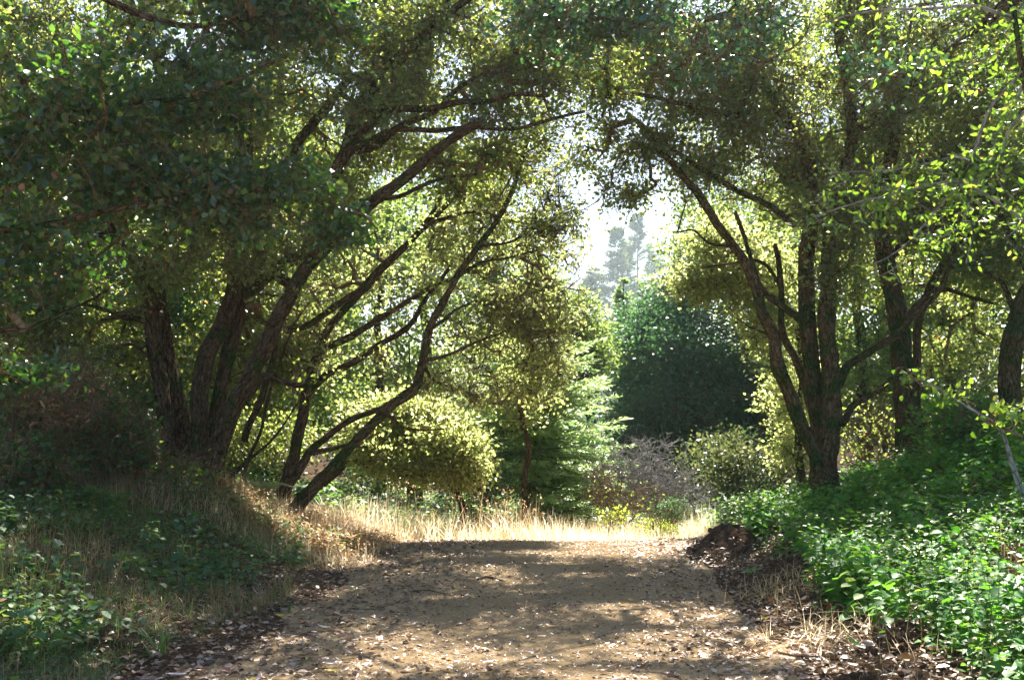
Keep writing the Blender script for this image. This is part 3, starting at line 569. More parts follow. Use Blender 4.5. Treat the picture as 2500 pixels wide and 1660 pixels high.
def small_leafy():
    root = thing("sapling", [*P(2500, 1200, 8.0)[:2], float(ground_z(*P(2500, 1200, 8.0)[:2]))], "crooked young sapling with a pale leaning stem and light green leaf tuft, right edge", "sapling")
    rng = rs(42); g = root_down(PL([(2496, 1205), (2470, 1130), (2447, 1055), (2404, 1020), (2333, 976), (2260, 930)], 8.0, 8.0, .022, .006), 1.1)
    V, Fs, A, B, c, r = limb(g, 8, .04, 3, .06); obj('trunk', V, Fs, M['graytwig'], root, vec=B, smooth=True); sk = [c[len(c) // 2:]]
    V, Fs, A, B, c, r = limb(PL([(2404, 1020), (2450, 1045), (2520, 1075)], 8.0, 7.8, .014, .012), 8, .03, 4, .06); obj('branch', V, Fs, M['browntwig'], root, vec=B, smooth=True); sk.append(c)
    T = ell([(2240, 920, 8.0, 60, 45, .2, 22), (2420, 1010, 8.0, 90, 50, .3, 30), (2310, 950, 8, 60, 30, .2, 12)], rng, 0)
    a, b, ra, rb, ends, dirs = grow(np.vstack(sk), T, rng, seg=.15, rmax=.007, r0=.0025)
    V, Fs, A, B = merge([segs(a, b, ra, rb, 4)]); obj('twigs', V, Fs, M['browntwig'], root, vec=B)
    V, Fs, A = foliage(ends, dirs, rng, 9, .09, .06, .045, .6, True, .03); obj('leaves', V, Fs, M['sapling'], root, attr=A)
small_leafy()

# ================================================================== TREES BEYOND THE CLEARING
def conifer(name, label, cat, x, y, h, rbase, nb, leaf, seed, z0=None, crown0=.1, droop=.25, nl=.16, nw=.03, per=22, tr=None, group=None, shape=.9, gaps=.0):
    rng = rs(seed); z = float(ground_z(x, y)) if z0 is None else z0
    root = thing(name, [x, y, z], label, cat, group); tr = tr or h * .014
    V, Fs, A, B, c, r = limb(np.array([[x, y, z - .4, tr * 1.3], [x, y, z + h * .3, tr], [x + .02 * h, y, z + h * .7, tr * .5], [x + .02 * h, y, z + h, .015]]), 10, .05, seed, .3); obj('trunk', V, Fs, M['bark'], root, vec=B, smooth=True)
    f = crown0 + (1 - crown0) * (rng.random(nb) ** .9); az = rng.random(nb) * 2 * math.pi
    L = rbase * (1 - f) ** shape * rng.uniform(.55, 1.1, nb) + .03 * rbase
    if gaps: k = noise3(np.stack([f * 9, az * .4, az * 0 + seed], -1)) > gaps; f, az, L = f[k], az[k], L[k]; nb = len(f)
    o = np.stack([x + .02 * h * f, np.full(nb, y), z + h * f], -1); dr = np.stack([np.cos(az), np.sin(az), -droop + .5 * f + rng.normal(0, .22, nb)], -1)
    S = 4; wood = []; lv = []
    p = o; dd = unit(dr)
    for s in range(S):
        q = p + dd * (L / S)[:, None] + np.array([0, 0, -droop * .12 * s]) * (L / S)[:, None]
        rr = tr * .22 * (1 - s / S) * np.clip(L / rbase, .3, 1) + .004; wood.append(segs(p, q, rr, rr * .7, 3))
        K = nb * per; a = np.repeat(p, per, 0); b = np.repeat(q, per, 0); t = rng.random((K, 1)); base = a + (b - a) * t
        sd = unit(np.cross(np.repeat(dd, per, 0), np.array([0, 0, 1.]))) * rng.choice([-1, 1], (K, 1))
        ln = rng.uniform(.3, 1, (K, 1)) * np.repeat(L, per)[:, None] * .22 * (1.15 - s / S)
        base = base + sd * ln * rng.random((K, 1)) + rng.normal(0, .02, (K, 3)) * L.mean() * .5 + np.array([0, 0, -.15]) * ln
        d2 = unit(sd * .8 + np.repeat(dd, per, 0) * .9 + rng.normal(0, .35, (K, 3)) + np.array([0, 0, -.15]))
        tone = np.clip(np.repeat(rng.normal(.5, .2, nb), per) + rng.normal(0, .15, K), 0, 1)
        lv.append(leaves(base, d2, np.array([0, 0, 1.]) + rng.normal(0, .8, (K, 3)), nl * rng.uniform(.6, 1.3, K), nw, tone, .1))
        p = q
    V, Fs, A, B = merge(wood); obj('branches', V, Fs, M['twig'], root, vec=B)
    V, Fs, A, B = merge(lv); obj('crown', V, Fs, M[leaf], root, attr=A); return root
conifer("redwood_tree", "bright green young redwood with feathery drooping sprays, beyond the dry grass", "tree", P(1300, 1200, 19)[0], 19.0, 5.2, 2.4, 560, 'redwood', 51, crown0=.02, droop=.12, nl=.11, nw=.022, per=64, shape=.7, gaps=.25)
conifer("redwood_tree", "taller redwood half hidden behind the bright young redwood, deeper in shade", "tree", P(1190, 1200, 27)[0], 27.0, 9.0, 2.3, 240, 'redwood', 52, crown0=.02, droop=.2, nl=.16, nw=.034, per=30)
conifer("young_conifer", "pale yellow-green narrow conifer standing up in the sky gap in front of the hazy pines", "tree", P(1512, 800, 33)[0], 33.0, 5.9 - float(ground_z(P(1512, 800, 33)[0], 33)), 3.6, 170, 'redwood', 53, crown0=.1, droop=-.1, nl=.14, nw=.026, per=26, shape=1.1, gaps=.3)
for k, (px, top, dd_, rb, lab) in enumerate([
        (1545, 525, 62, 3.0, "tallest hazy blue pine in the sky gap, with a bare spire top"), (1498, 560, 60, 3.2, "hazy blue pine with a thin tip just left of the tallest pine"),
        (1520, 585, 68, 2.8, "short hazy pine between the two spired pines"), (1445, 640, 58, 2.4, "faint low pine at the left side of the sky gap"), (1590, 600, 70, 3.0, "pale ghostly pine right of the tallest pine"), (1640, 640, 64, 3.0, "faint pine mostly hidden behind yellow-green oak leaves at the gap's right side")]):
    dd_ *= 5.0; rb *= 7.0; t = P(px, top, dd_); z0 = float(ground_z(t[0], dd_)) - 1
    conifer("pine_tree", lab, "pine", t[0], dd_, t[2] - z0, rb, 190, 'pine', 60 + k, z0=z0, crown0=.08, droop=.05, nl=1.7, nw=.30, per=15, shape=.9, gaps=.44, tr=.5, group="hazy pines in the sky gap")

def bush_tree(name, label, cat, px, d, rows, seed, leaf='back', L=.11, W=.075, per=46, spread=.42, thin=.30, bark='bark', group=None, tr=.14, scale=.8, x=None):
    """tree beyond: rows are ellipsoids in photograph terms"""
    rng = rs(seed); x = P(px, 1000, d)[0] if x is None else x; z = float(ground_z(x, d)); root = thing(name, [x, d, z], label, cat, group)
    T = ell(rows, rng, thin, scale); T = T[T[:, 2] > ground_z(T[:, 0], T[:, 1]) + .1]; top = T[:, 2].max(); cx = T[:, 0].mean()
    V, Fs, A, B, c, r = limb(np.array([[x, d, z - .4, tr * 1.3], [x + .1, d, z + .3 * (top - z), tr], [x * .5 + cx * .5, d + .1, z + .55 * (top - z), tr * .6], [cx, d, z + .8 * (top - z), tr * .3]]), 12, .1, seed, .15, .2)
    obj('trunk', V, Fs, M[bark], root, vec=B, smooth=True)
    a, b, ra, rb, ends, dirs = grow(c[1::2], T, rng, seg=.7, rmax=tr * .4, r0=.006)
    V, Fs, A, B = merge([segs(a, b, ra, rb, 4)]); obj('twigs', V, Fs, M['twig'], root, vec=B)
    V, Fs, A = foliage(ends, dirs, rng, per, spread, L, W); obj('crown', V, Fs, M[leaf], root, attr=A); return root
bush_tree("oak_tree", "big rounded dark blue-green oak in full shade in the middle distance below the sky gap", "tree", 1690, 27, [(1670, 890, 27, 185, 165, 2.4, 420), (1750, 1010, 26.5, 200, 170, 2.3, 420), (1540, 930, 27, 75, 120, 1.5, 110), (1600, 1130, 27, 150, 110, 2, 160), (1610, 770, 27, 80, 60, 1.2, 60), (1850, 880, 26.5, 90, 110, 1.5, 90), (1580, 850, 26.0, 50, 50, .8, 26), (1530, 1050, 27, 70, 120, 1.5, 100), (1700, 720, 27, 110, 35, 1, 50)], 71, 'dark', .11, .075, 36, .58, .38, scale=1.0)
bush_tree("oak_tree", "sunlit oak top peeping between the redwood and the dark rounded oak", "tree", 1440, 25, [(1440, 850, 25, 70, 70, 1.2, 110), (1390, 760, 25, 70, 60, 1, 70), (1370, 960, 25, 80, 80, 1, 60)], 72, 'back', .09, .065, 46, .36, .12)
bush_tree("oak_tree", "shady low oak behind the grey bare thicket, small dull green leaves", "tree", 1790, 20, [(1770, 1130, 20, 110, 90, 1.2, 150), (1880, 1180, 19.5, 110, 80, 1.1, 120)], 73, 'pine', .07, .05, 34, .30, .3, tr=.06)
bush_tree("oak_tree", "dim oak in the shadow under the low bright oak crown", "tree", 1120, 17.5, [(1140, 1130, 17.5, 130, 90, .9, 130), (900, 1140, 18, 120, 60, .8, 60)], 74, 'dark', .06, .045, 40, .25, .2, tr=.06)
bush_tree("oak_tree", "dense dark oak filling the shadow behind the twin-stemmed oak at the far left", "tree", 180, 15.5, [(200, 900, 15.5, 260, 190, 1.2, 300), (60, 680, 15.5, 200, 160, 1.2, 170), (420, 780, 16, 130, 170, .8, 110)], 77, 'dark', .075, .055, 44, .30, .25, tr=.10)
bush_tree("oak_tree", "low dark oak closing the ground behind the leaning oak's base", "tree", 560, 17, [(600, 1050, 17, 200, 110, 1.0, 150), (640, 880, 17, 160, 90, .8, 80)], 78, 'back', .075, .055, 40, .30, .25, tr=.08)
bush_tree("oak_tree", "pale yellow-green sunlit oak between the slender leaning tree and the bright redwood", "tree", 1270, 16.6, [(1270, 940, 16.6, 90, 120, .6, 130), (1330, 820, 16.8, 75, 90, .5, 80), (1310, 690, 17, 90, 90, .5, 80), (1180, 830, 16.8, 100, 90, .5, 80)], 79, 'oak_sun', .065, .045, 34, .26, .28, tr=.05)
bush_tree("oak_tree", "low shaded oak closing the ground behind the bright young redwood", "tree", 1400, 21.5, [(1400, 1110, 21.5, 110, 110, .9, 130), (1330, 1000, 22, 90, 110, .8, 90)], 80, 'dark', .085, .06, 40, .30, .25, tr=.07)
bush_tree("oak_tree", "shadowed oak crown high behind the heavy stems of the big spreading oak", "tree", 520, 15.8, [(500, 620, 15.8, 210, 150, .7, 170), (700, 470, 16, 150, 110, .7, 90), (480, 860, 16, 150, 110, .6, 70)], 95, 'oak', .07, .05, 34, .28, .28, tr=.08)
# woodland standing behind the left and the right trees
G1 = "oaks closing the view behind the left trees"; G2 = "oaks closing the view behind the right trees"
protoA = bush_tree("oak_tree", "woodland oak glimpsed through the leaves behind the trees left of the path", "tree", 0, 20, [(0, 3.2, 3.0, 1, 1, 1, 0)] and [(1250, 700, 20, 330, 330, 2.4, 330), (1250, 1020, 20, 330, 150, 2.0, 120)], 75, 'back', .10, .07, 44, .42, .34, group=G1, x=0.0)
protoB = bush_tree("oak_tree", "woodland oak glimpsed through the leaves behind the trees right of the path", "tree", 0, 20, [(1250, 640, 20, 300, 330, 2.4, 330), (1250, 960, 20, 300, 190, 2.0, 130)], 76, 'back', .10, .07, 44, .42, .34, group=G2, x=0.0)
la, lb_ = protoA["label"], protoB["label"]
spotsA = [(-3.0, 22.5, 1.0), (-4.6, 19.0, .9), (-7.6, 17.8, 1.0), (-10.8, 16.6, 1.05), (-6.3, 24.5, 1.35), (-10.5, 24.0, 1.4), (-2.6, 28, 1.35), (-14.5, 21, 1.4), (-13.5, 13.0, 1.1), (-17, 28, 1.8), (-8.5, 32, 1.8)]
spotsB = [(7.3, 20.8, .95), (8.3, 18.8, 1.0), (11.2, 17.6, 1.05), (9.2, 24.5, 1.3), (13.4, 23.0, 1.35), (13.8, 15.5, 1.1), (17.5, 27, 1.7), (11.8, 31, 1.6), (6.8, 28.0, 1.2)]
for proto, sp, lab, gp in ((protoA, spotsA, la, G1), (protoB, spotsB, lb_, G2)):
    for k, (x, y, s) in enumerate(sp):
        z = float(ground_z(x, y)) - .1
        if k == 0: proto.location = (x, y, z); proto.scale = (s, s, s); proto.rotation_euler = (0, 0, .4)
        else: copy_tree(proto if k % 2 == 0 else (protoB if proto is protoA else protoA), (x, y, z), k * 1.9 + .3, s, lab, gp)

# ================================================================== SHRUBS AND THICKETS
def thicket(name, label, cat, rows, d, seed, mat, px, seg=.16, r0=.004, rmax=.02, leaf=None, lp=0, L=.05, W=.035, extra=4, thin=0):
    rng = rs(seed); x, y = P(px, 1000, d)[0], d; z = float(ground_z(x, y)); root = thing(name, [x, y, z], label, cat)
    T = ell(rows, rng, thin, 1.6); T = T[T[:, 2] > ground_z(T[:, 0], T[:, 1]) + .03]
    k = 9; sk = np.stack([x + rng.normal(0, .25, k) * 1.4, y + rng.normal(0, .25, k), np.full(k, z)], -1); sk[:, 2] = ground_z(sk[:, 0], sk[:, 1])
    a, b, ra, rb, ends, dirs = grow(sk, T, rng, seg=seg, jit=.28, rmax=rmax, r0=r0, pw=.38)
    V, Fs, A, B = merge([segs(a, b, ra, rb, 3), bare_twigs(ends, dirs, rng, extra, .22, r0)]); obj('stems', V, Fs, M[mat], root, vec=B)
    if lp: V, Fs, A = foliage(ends, dirs, rng, lp, .14, L, W, .6, True); obj('leaves', V, Fs, M[leaf], root, attr=A)
    return root
thicket("bare_shrub", "tangled grey leafless thicket in the shade beyond the end of the path", "shrub", [(1560, 1150, 18.2, 120, 95, .8, 250), (1640, 1210, 18, 100, 65, .7, 160), (1480, 1180, 18.4, 60, 60, .5, 60)], 18.2, 81, 'graytwig', 1570, seg=.26, r0=.0062, extra=3)
thicket("bramble_bush", "sparse reddish-brown arching brambles with a few yellow leaves, in front of the grey thicket", "shrub", [(1530, 1220, 16.2, 110, 50, .5, 60), (1470, 1170, 16.2, 40, 50, .3, 24)], 16.2, 82, 'browntwig', 1530, r0=.005, leaf='shrub_lime', lp=1)
thicket("small_shrub", "small rounded blue-green shrub at the foot of the grey thicket", "shrub", [(1630, 1245, 16.4, 36, 34, .3, 60)], 16.4, 83, 'twig', 1630, seg=.1, leaf='shrub_teal', lp=26, L=.05, W=.014)
thicket("small_shrub", "low lime-yellow sunlit shrub in the dry grass at the right end of the clearing", "shrub", [(1605, 1290, 14.6, 48, 24, .3, 55)], 14.6, 84, 'twig', 1605, seg=.1, leaf='shrub_lime', lp=24, L=.055, W=.012)
thicket("small_shrub", "tiny yellow-green leafy sprig in the dry grass under the redwood", "shrub", [(1500, 1255, 14.8, 26, 26, .2, 18)], 14.8, 85, 'twig', 1500, seg=.1, leaf='shrub_lime', lp=12, L=.05, W=.03)
thicket("bramble_bush", "large dark bramble thicket with dead brown canes filling the left edge beside the twin-stemmed oak", "shrub", [(120, 1010, 10.8, 230, 130, .8, 420), (300, 1100, 11.0, 110, 70, .5, 120), (60, 1120, 9.8, 140, 70, .6, 120)], 10.8, 86, 'browntwig', 130, r0=.0035, extra=5, leaf='bramble', lp=9, L=.06, W=.045)
thicket("bramble_bush", "dry brown hanging bramble canes and curled leaves in front of the dark thicket at left", "shrub", [(150, 960, 10.0, 110, 90, .4, 90)], 10.0, 87, 'browntwig', 160, r0=.003, extra=5, leaf='dryfern', lp=3, L=.07, W=.022)
thicket("bramble_bush", "light green bramble sprays at the foot of the big spreading oak", "shrub", [(430, 1140, 11.2, 120, 45, .4, 90), (330, 1060, 11.2, 60, 60, .3, 30)], 11.2, 88, 'browntwig', 420, r0=.003, leaf='sapling', lp=6, L=.05, W=.04)
thicket("small_shrub", "sprig of young red leaves in the dark at the far left between the oak branches", "shrub", [(60, 850, 11.8, 60, 45, .3, 14)], 11.8, 89, 'twig', 70, r0=.003, leaf='copper', lp=5, L=.08, W=.025)
thicket("bare_shrub", "wiry brown undergrowth in front of the straight thick-trunked oak", "shrub", [(2130, 1060, 14.6, 100, 90, .6, 130)], 14.6, 90, 'browntwig', 2130, r0=.0035, leaf='oak', lp=5)
thicket("leafy_shrub", "leafy green undergrowth between the thick-trunked oak and the right edge", "shrub", [(2350, 1040, 12.5, 130, 70, .7, 170)], 12.5, 91, 'browntwig', 2350, r0=.0035, leaf='bank', lp=13, L=.06, W=.045)
thicket("leafy_shrub", "dull green shrub under the leaning oak between the left trunks, catching some sun", "shrub", [(640, 1080, 15.0, 150, 80, .8, 200)], 15.0, 92, 'twig', 640, r0=.0035, leaf='oak', lp=22)

# ================================================================== GROUND COVER
def scatter(rng, n, x0, x1, y0, y1):
    return rng.uniform(x0, x1, n), y0 + (y1 - y0) * rng.random(n)
def blades(x, y, h, w, rng, lean=.5, tone=None, z=None, seg=3):
    K = len(x); z = ground_z(x, y) - .01 if z is None else z; az = rng.random(K) * 2 * math.pi
    ln = np.abs(rng.normal(0, lean, K)); D = np.stack([np.cos(az) * ln, np.sin(az) * ln, np.ones(K)], -1); D = unit(D)
    s = unit(np.stack([-np.sin(az + rng.normal(0, .8, K)), np.cos(az), np.zeros(K)], -1)); P0 = np.stack([x, y, z], -1); rows = []
    for k in range(seg + 1):
        f = k / seg; p = P0 + D * (h * f)[:, None] + np.stack([np.cos(az), np.sin(az), np.full(K, -.45)], -1) * (h * ln * f * f * .9)[:, None]
        ww = (w * (1 - f ** 1.5) + .0006)[:, None]; rows.append(p - s * ww * .5); rows.append(p + s * ww * .5)
    V = np.stack(rows, 1).reshape(-1, 3); n = 2 * (seg + 1); i = np.arange(K)[:, None] * n
    Q = [np.vstack([np.hstack([i + 2 * k, i + 2 * k + 1, i + 2 * k + 3, i + 2 * k + 2]) for k in range(seg)])]
    tone = rng.random(K) if tone is None else tone
    return V, Q, np.repeat(tone, n), P0 + D * h[:, None] + np.stack([np.cos(az), np.sin(az), np.full(K, -.45)], -1) * (h * ln * .9)[:, None]
def stuff(name, parts, mat, label, cat):
    V, Fs, A, B = merge([p[:3] for p in parts]); o = obj(name, V, Fs, M[mat], attr=A); return tag(o, label, cat, kind="stuff")
rng = rs(101)
# green ground plants of the right bank
def plants(n, x, y, hmin, hmax, per, L, W, rng, dens=None, droop=.35, six=True):
    z = ground_z(x, y); h = rng.uniform(hmin, hmax, len(x)); K = len(x) * per; t = np.tile((np.arange(per) + .5) / per, len(x)) ** .6
    az = np.tile(np.arange(per) * 2.4, len(x)) + np.repeat(rng.random(len(x)) * 6.28, per) + rng.normal(0, .3, K)
    lean = np.stack([rng.normal(0, .14, len(x)), rng.normal(0, .14, len(x)), np.ones(len(x))], -1)
    h = h * (.55 + .9 * n2(x, y, 1.5, 69)); top = np.stack([x, y, z], -1) + lean * h[:, None]; b0 = np.stack([x, y, z], -1)
    base = np.repeat(b0, per, 0) + np.repeat(top - b0, per, 0) * t[:, None]
    dd = np.stack([np.cos(az), np.sin(az), rng.normal(-droop, .25, K)], -1); base = base + dd * rng.uniform(.01, .06, (K, 1))
    h2 = n2(x, y, 1.9, 63); sz = rng.uniform(.45, 1.4, K) * np.repeat(.65 + .7 * h2, per); tone = np.clip(np.repeat(rng.normal(.40, .2, len(x)) + (n2(x, y, 1.1, 67) - .5) * .7, per) + rng.normal(0, .15, K), 0, 1)
    lv = leaves(base, dd, np.array([0, 0, 1.]) + rng.normal(0, .25, (K, 3)), L * sz, W * sz, tone, .12, rng.uniform(-.02, .12, K), six)
    return lv, segs(b0, top, np.full(len(x), .0025), np.full(len(x), .0015), 3)
x, y = scatter(rng, 8200, 1.6, 9.5, 3.6, 16.0); dr = x - edge_r(np.clip(y, 0, 14))
lim = .22 + .55 * n2(x, y, .9, 3) + .1 * sstep(8, 6, y)
k = (dr > lim) & (n2(x, y, 1.3, 11) > .27) & (n2(x, y, 3.3, 13) > .25); x, y = x[k], y[k]
lv, st = plants(0, x, y, .08, .40, 10, .072, .058, rng); print("bank plants", len(x))
stuff("bank_plants", [lv, st[:3]], 'bank', "dense bright green broad-leaved ground plants covering the bank right of the path", "ground cover")
x, y = scatter(rng, 5200, 1.8, 7.5, 3.6, 14.0); dr = x - edge_r(np.clip(y, 0, 14)); k = (dr > .10 + .6 * n2(x, y, 1.2, 31)) & (n2(x, y, 1.6, 35) > .38); x, y = x[k], y[k]
lv, st = plants(0, x, y, .05, .50, 13, .040, .020, rng, droop=.1)
stuff("bank_herbs", [lv, st[:3]], 'shrub_herb', "upright lighter green small-leaved herbs scattered among the broad leaves of the right bank", "ground cover")
# left verge: brambles, green and dry grass
x, y = scatter(rng, 3000, -6.2, -.9, 3.8, 12.5); dl = edge_l(np.clip(y, 0, 14)) - x
k = (dl > .30 + .45 * n2(x, y, 1.1, 5)) & (n2(x, y, 1.7, 23) > .42) & (y < 11.3 + .6 * n2(x, y, 1, 2)); x, y = x[k], y[k]
lv, st = plants(0, x, y, .06, .26, 8, .06, .048, rng)
stuff("bramble_cover", [lv], 'bramble', "low blue-green bramble leaves and herbs spreading over the shaded verge left of the path", "ground cover")
x, y = scatter(rng, 70000, -6.2, -.6, 3.8, 12.0); dl = edge_l(np.clip(y, 0, 14)) - x
k = (dl > .15 + .5 * n2(x, y, 1.3, 15)) & (n2(x, y, 1.6, 33) > .24); x, y = x[k], y[k]
dry = n2(x, y, .7, 41) + .25 * sstep(-2.8, -1.8, x) + .3 * sstep(9.5, 11.5, y) - .62
tone = np.clip(np.where(rng.random(len(x)) < .50 + dry, rng.uniform(.56, 1, len(x)), rng.uniform(0, .44, len(x))), 0, 1)
bl = blades(x, y, rng.uniform(.06, .24, len(x)) * (.55 + .9 * n2(x, y, 2.0, 91)), np.full(len(x), .0045), rng, 1.0, tone)
stuff("verge_grass", [bl], 'grass', "thin mixed green and straw-brown grass on the verge left of the path", "grass")
x, y = scatter(rng, 9000, -13, 14, 14.2, 32); k = (n2(x, y, .7, 19) > .30) & ~((np.abs(x - .9) < 2.4) & (y < 18.0)); x, y = x[k], y[k]
lv, st = plants(0, x, y, .1, .55, 8, .11, .07, rng, six=False)
stuff("undergrowth", [lv], 'bramble', "leafy undergrowth covering the ground beneath the trees beyond the banks and the clearing", "ground cover")
# grass on the right bank
x, y = scatter(rng, 5000, 1.7, 6.5, 3.8, 11.0); dr = x - edge_r(y); k = (dr > .05) & (n2(x, y, 1.4, 52) > .45); x, y = x[k], y[k]
bl = blades(x, y, rng.uniform(.08, .30, len(x)), np.full(len(x), .004), rng, .8, rng.uniform(.5, 1, len(x)))
stuff("dry_stalks", [bl], 'grass', "thin pale dry stalks lying among the green plants on the bank right of the path", "grass")
# sunlit dry grass of the clearing
x, y = scatter(rng, 30000, -2.6, 4.4, 12.2, 19.5); k = ((y > 12.35 + 1.0 * n2(x, y, 2.2, 3)) | (x < edge_l(12) - .25)) & (x < 3.3 + n2(x, y, .8, 1)); x, y = x[k], y[k]
h = rng.uniform(.15, .50, len(x)) * (.45 + 1.1 * n2(x, y, 1.7, 93)) * (1 - .35 * sstep(.0, 1.5, x) * sstep(15, 13, y))
bl = blades(x, y, h, np.full(len(x), .006), rng, 1.0, rng.random(len(x)) ** .5, seg=4)
stuff("meadow_grass", [bl], 'straw', "sun-bleached dry grass glowing in the clearing beyond the end of the path", "grass")
x, y = scatter(rng, 170, -1.7, .4, 13.0, 15.2); h = rng.uniform(.45, .85, len(x)) * (1 - .35 * sstep(-.5, 1, x))
b1 = blades(x, y, h, np.full(len(x), .007), rng, .16, rng.uniform(0, .25, len(x))); tip = b1[3]
hd = leaves(np.repeat(tip, 4, 0) + rng.normal(0, .012, (len(tip) * 4, 3)), np.array([0, 0, 1.]) + rng.normal(0, .5, (len(tip) * 4, 3)), rng.normal(size=(len(tip) * 4, 3)), .028, .010, rng.uniform(0, .3, len(tip) * 4), .2)
stuff("tall_grass", [b1, hd], 'straw', "tall thin reddish-tan grass stalks with seed heads at the left of the sunny clearing", "grass")
# dry brown bracken on the left bank by the clearing
x, y = scatter(rng, 700, -4.6, -1.45, 10.8, 13.4); dl = edge_l(np.clip(y, 0, 14)) - x; k = (dl > .15) & (n2(x, y, 1.2, 61) + .25 * sstep(-3.5, -2.2, x) > .42); x, y = x[k], y[k]
lv, st = plants(0, x, y, .05, .24, 26, .045, .022, rng)
stuff("dry_bracken", [lv], 'dryfern', "dry brown and tan bracken on the sunlit left bank at the edge of the clearing", "ground cover")
x, y = scatter(rng, 7000, -4.8, -1.3, 10.2, 13.6); dl = edge_l(np.clip(y, 0, 14)) - x; k = dl > .0; x, y = x[k], y[k]
bl = blades(x, y, rng.uniform(.08, .28, len(x)), np.full(len(x), .005), rng, .8, rng.random(len(x)))
stuff("bank_straw", [bl], 'straw', "short tan dead grass on the left bank near the clearing", "grass")

# ---- leaf litter
def litter(x, y, rng, L, tone, lift=.012, tilt=.35):
    K = len(x); z = ground_z(x, y) + lift * rng.random(K) + .008; az = rng.random(K) * 6.283
    d = np.stack([np.cos(az), np.sin(az), rng.normal(0, tilt * .5, K)], -1); n = np.array([0, 0, 1.]) * rng.choice([-1, 1], (K, 1), p=[.35, .65]) + rng.normal(0, tilt, (K, 3))
    return leaves(np.stack([x, y, z], -1), d, n, L, L * rng.uniform(.38, .6, K), tone, rng.uniform(.05, .30, (K, 1)), rng.uniform(-.02, .16, K), True)
x, y = scatter(rng, 52000, -3.6, 4.6, 3.6, 14.6); yc = np.clip(y, 0, 14); u = (x - edge_l(yc)) / (edge_r(yc) - edge_l(yc))
dens = .16 + .34 * (n2(x, y, 2.6, 77) > .52) + 1.0 * sstep(.52, .04, u) + .7 * sstep(.66, .98, u) + .42 * (n2(x, y, 1.6, 71) > .5) + .25 * sstep(7, 10, y)
dens = dens * (1 - sstep(-.02, -.45, u) * .6) * (1 - sstep(1.1, 1.45, u) * .6)
k = rng.random(len(x)) < dens; x, y = x[k], y[k]; print("litter", len(x))
uu = (x - edge_l(np.clip(y, 0, 14))) / (edge_r(np.clip(y, 0, 14)) - edge_l(np.clip(y, 0, 14)))
lt = litter(x, y, rng, (.018 + .065 * rng.random(len(x)) ** 1.4) * (1 - .35 * sstep(.12, .4, uu) * sstep(.9, .65, uu)) * (.8 + .3 * sstep(9, 5, y)), np.clip(rng.beta(1.7, 2.3, len(x)) * 1.04, 0, 1))
cx, cy_ = scatter(rng, 45000, -3.0, 4.0, 3.6, 14.0); ch = litter(cx, cy_, rng, rng.uniform(.008, .022, len(cx)), rng.beta(2, 3, len(cx)) * .8, .004, .2)
stuff("leaf_litter", [lt, ch], 'litter', "carpet of small curled grey-brown fallen leaves and leaf crumbs on and beside the dirt path", "leaf litter")

# ---- single fallen leaves that stand out
def one_leaf(L, W, curl, seed):
    n = 9; m = 5; rng = rs(seed); V = []
    for i in range(n):
        f = i / (n - 1); w = W * math.sin(math.pi * min(1, f * .96 + .02)) ** .75 * .5 * (1 + rng.normal(0, .05))
        for j in range(m):
            s = (j - 2) / 2; V.append([(f - .5) * L, s * w, abs(s) ** 1.6 * w * .55 + curl * L * (f - .5) ** 2 * 1.6 + rng.normal(0, .001)])
    V = np.array(V); i = (np.arange(n - 1)[:, None] * m + np.arange(m - 1)[None]).ravel()
    q = np.stack([i, i + 1, i + m + 1, i + m], 1); st = [[-.5 * L, 0, 0], [-.5 * L - .2 * L, .003, .006], [-.5 * L - .2 * L, .005, .006], [-.5 * L, .002, 0]]; b = len(V)
    return np.vstack([V, np.array(st)]), [np.vstack([q, [[b, b + 1, b + 2, b + 3]]])]
def leaf_at(V, Fc, mat, px, py, d, rz, tilt, label, grp=None, sc=1.0, roll=0.0, mesh=None):
    x, y = P(px, py, d)[:2] if d else (px, py)
    if d:   # slide along the view ray to the ground
        for dd in np.linspace(4.5, 14, 400):
            p = P(px, py, dd)
            if p[2] <= ground_z(p[0], p[1]) + .02: x, y = p[0], p[1]; break
    z = float(ground_z(x, y))
    if mesh is None:
        o = obj("fallen_leaf", V, Fc, mat, attr=np.random.default_rng(3).random(len(V)) * .3 + .35, smooth=True, org=np.zeros(3))
    else:
        o = mesh.copy(); scene.collection.objects.link(o)
    o.location = (x, y, z + .020 + .03 * abs(math.sin(tilt))); o.rotation_euler = (roll, tilt, rz); o.scale = (sc, sc, sc)
    tag(o, label, "leaf", grp); return o
V1, F1 = one_leaf(.085, .042, .5, 1); V2, F2 = one_leaf(.075, .045, 1.1, 2); V3, F3 = one_leaf(.10, .036, .3, 3)
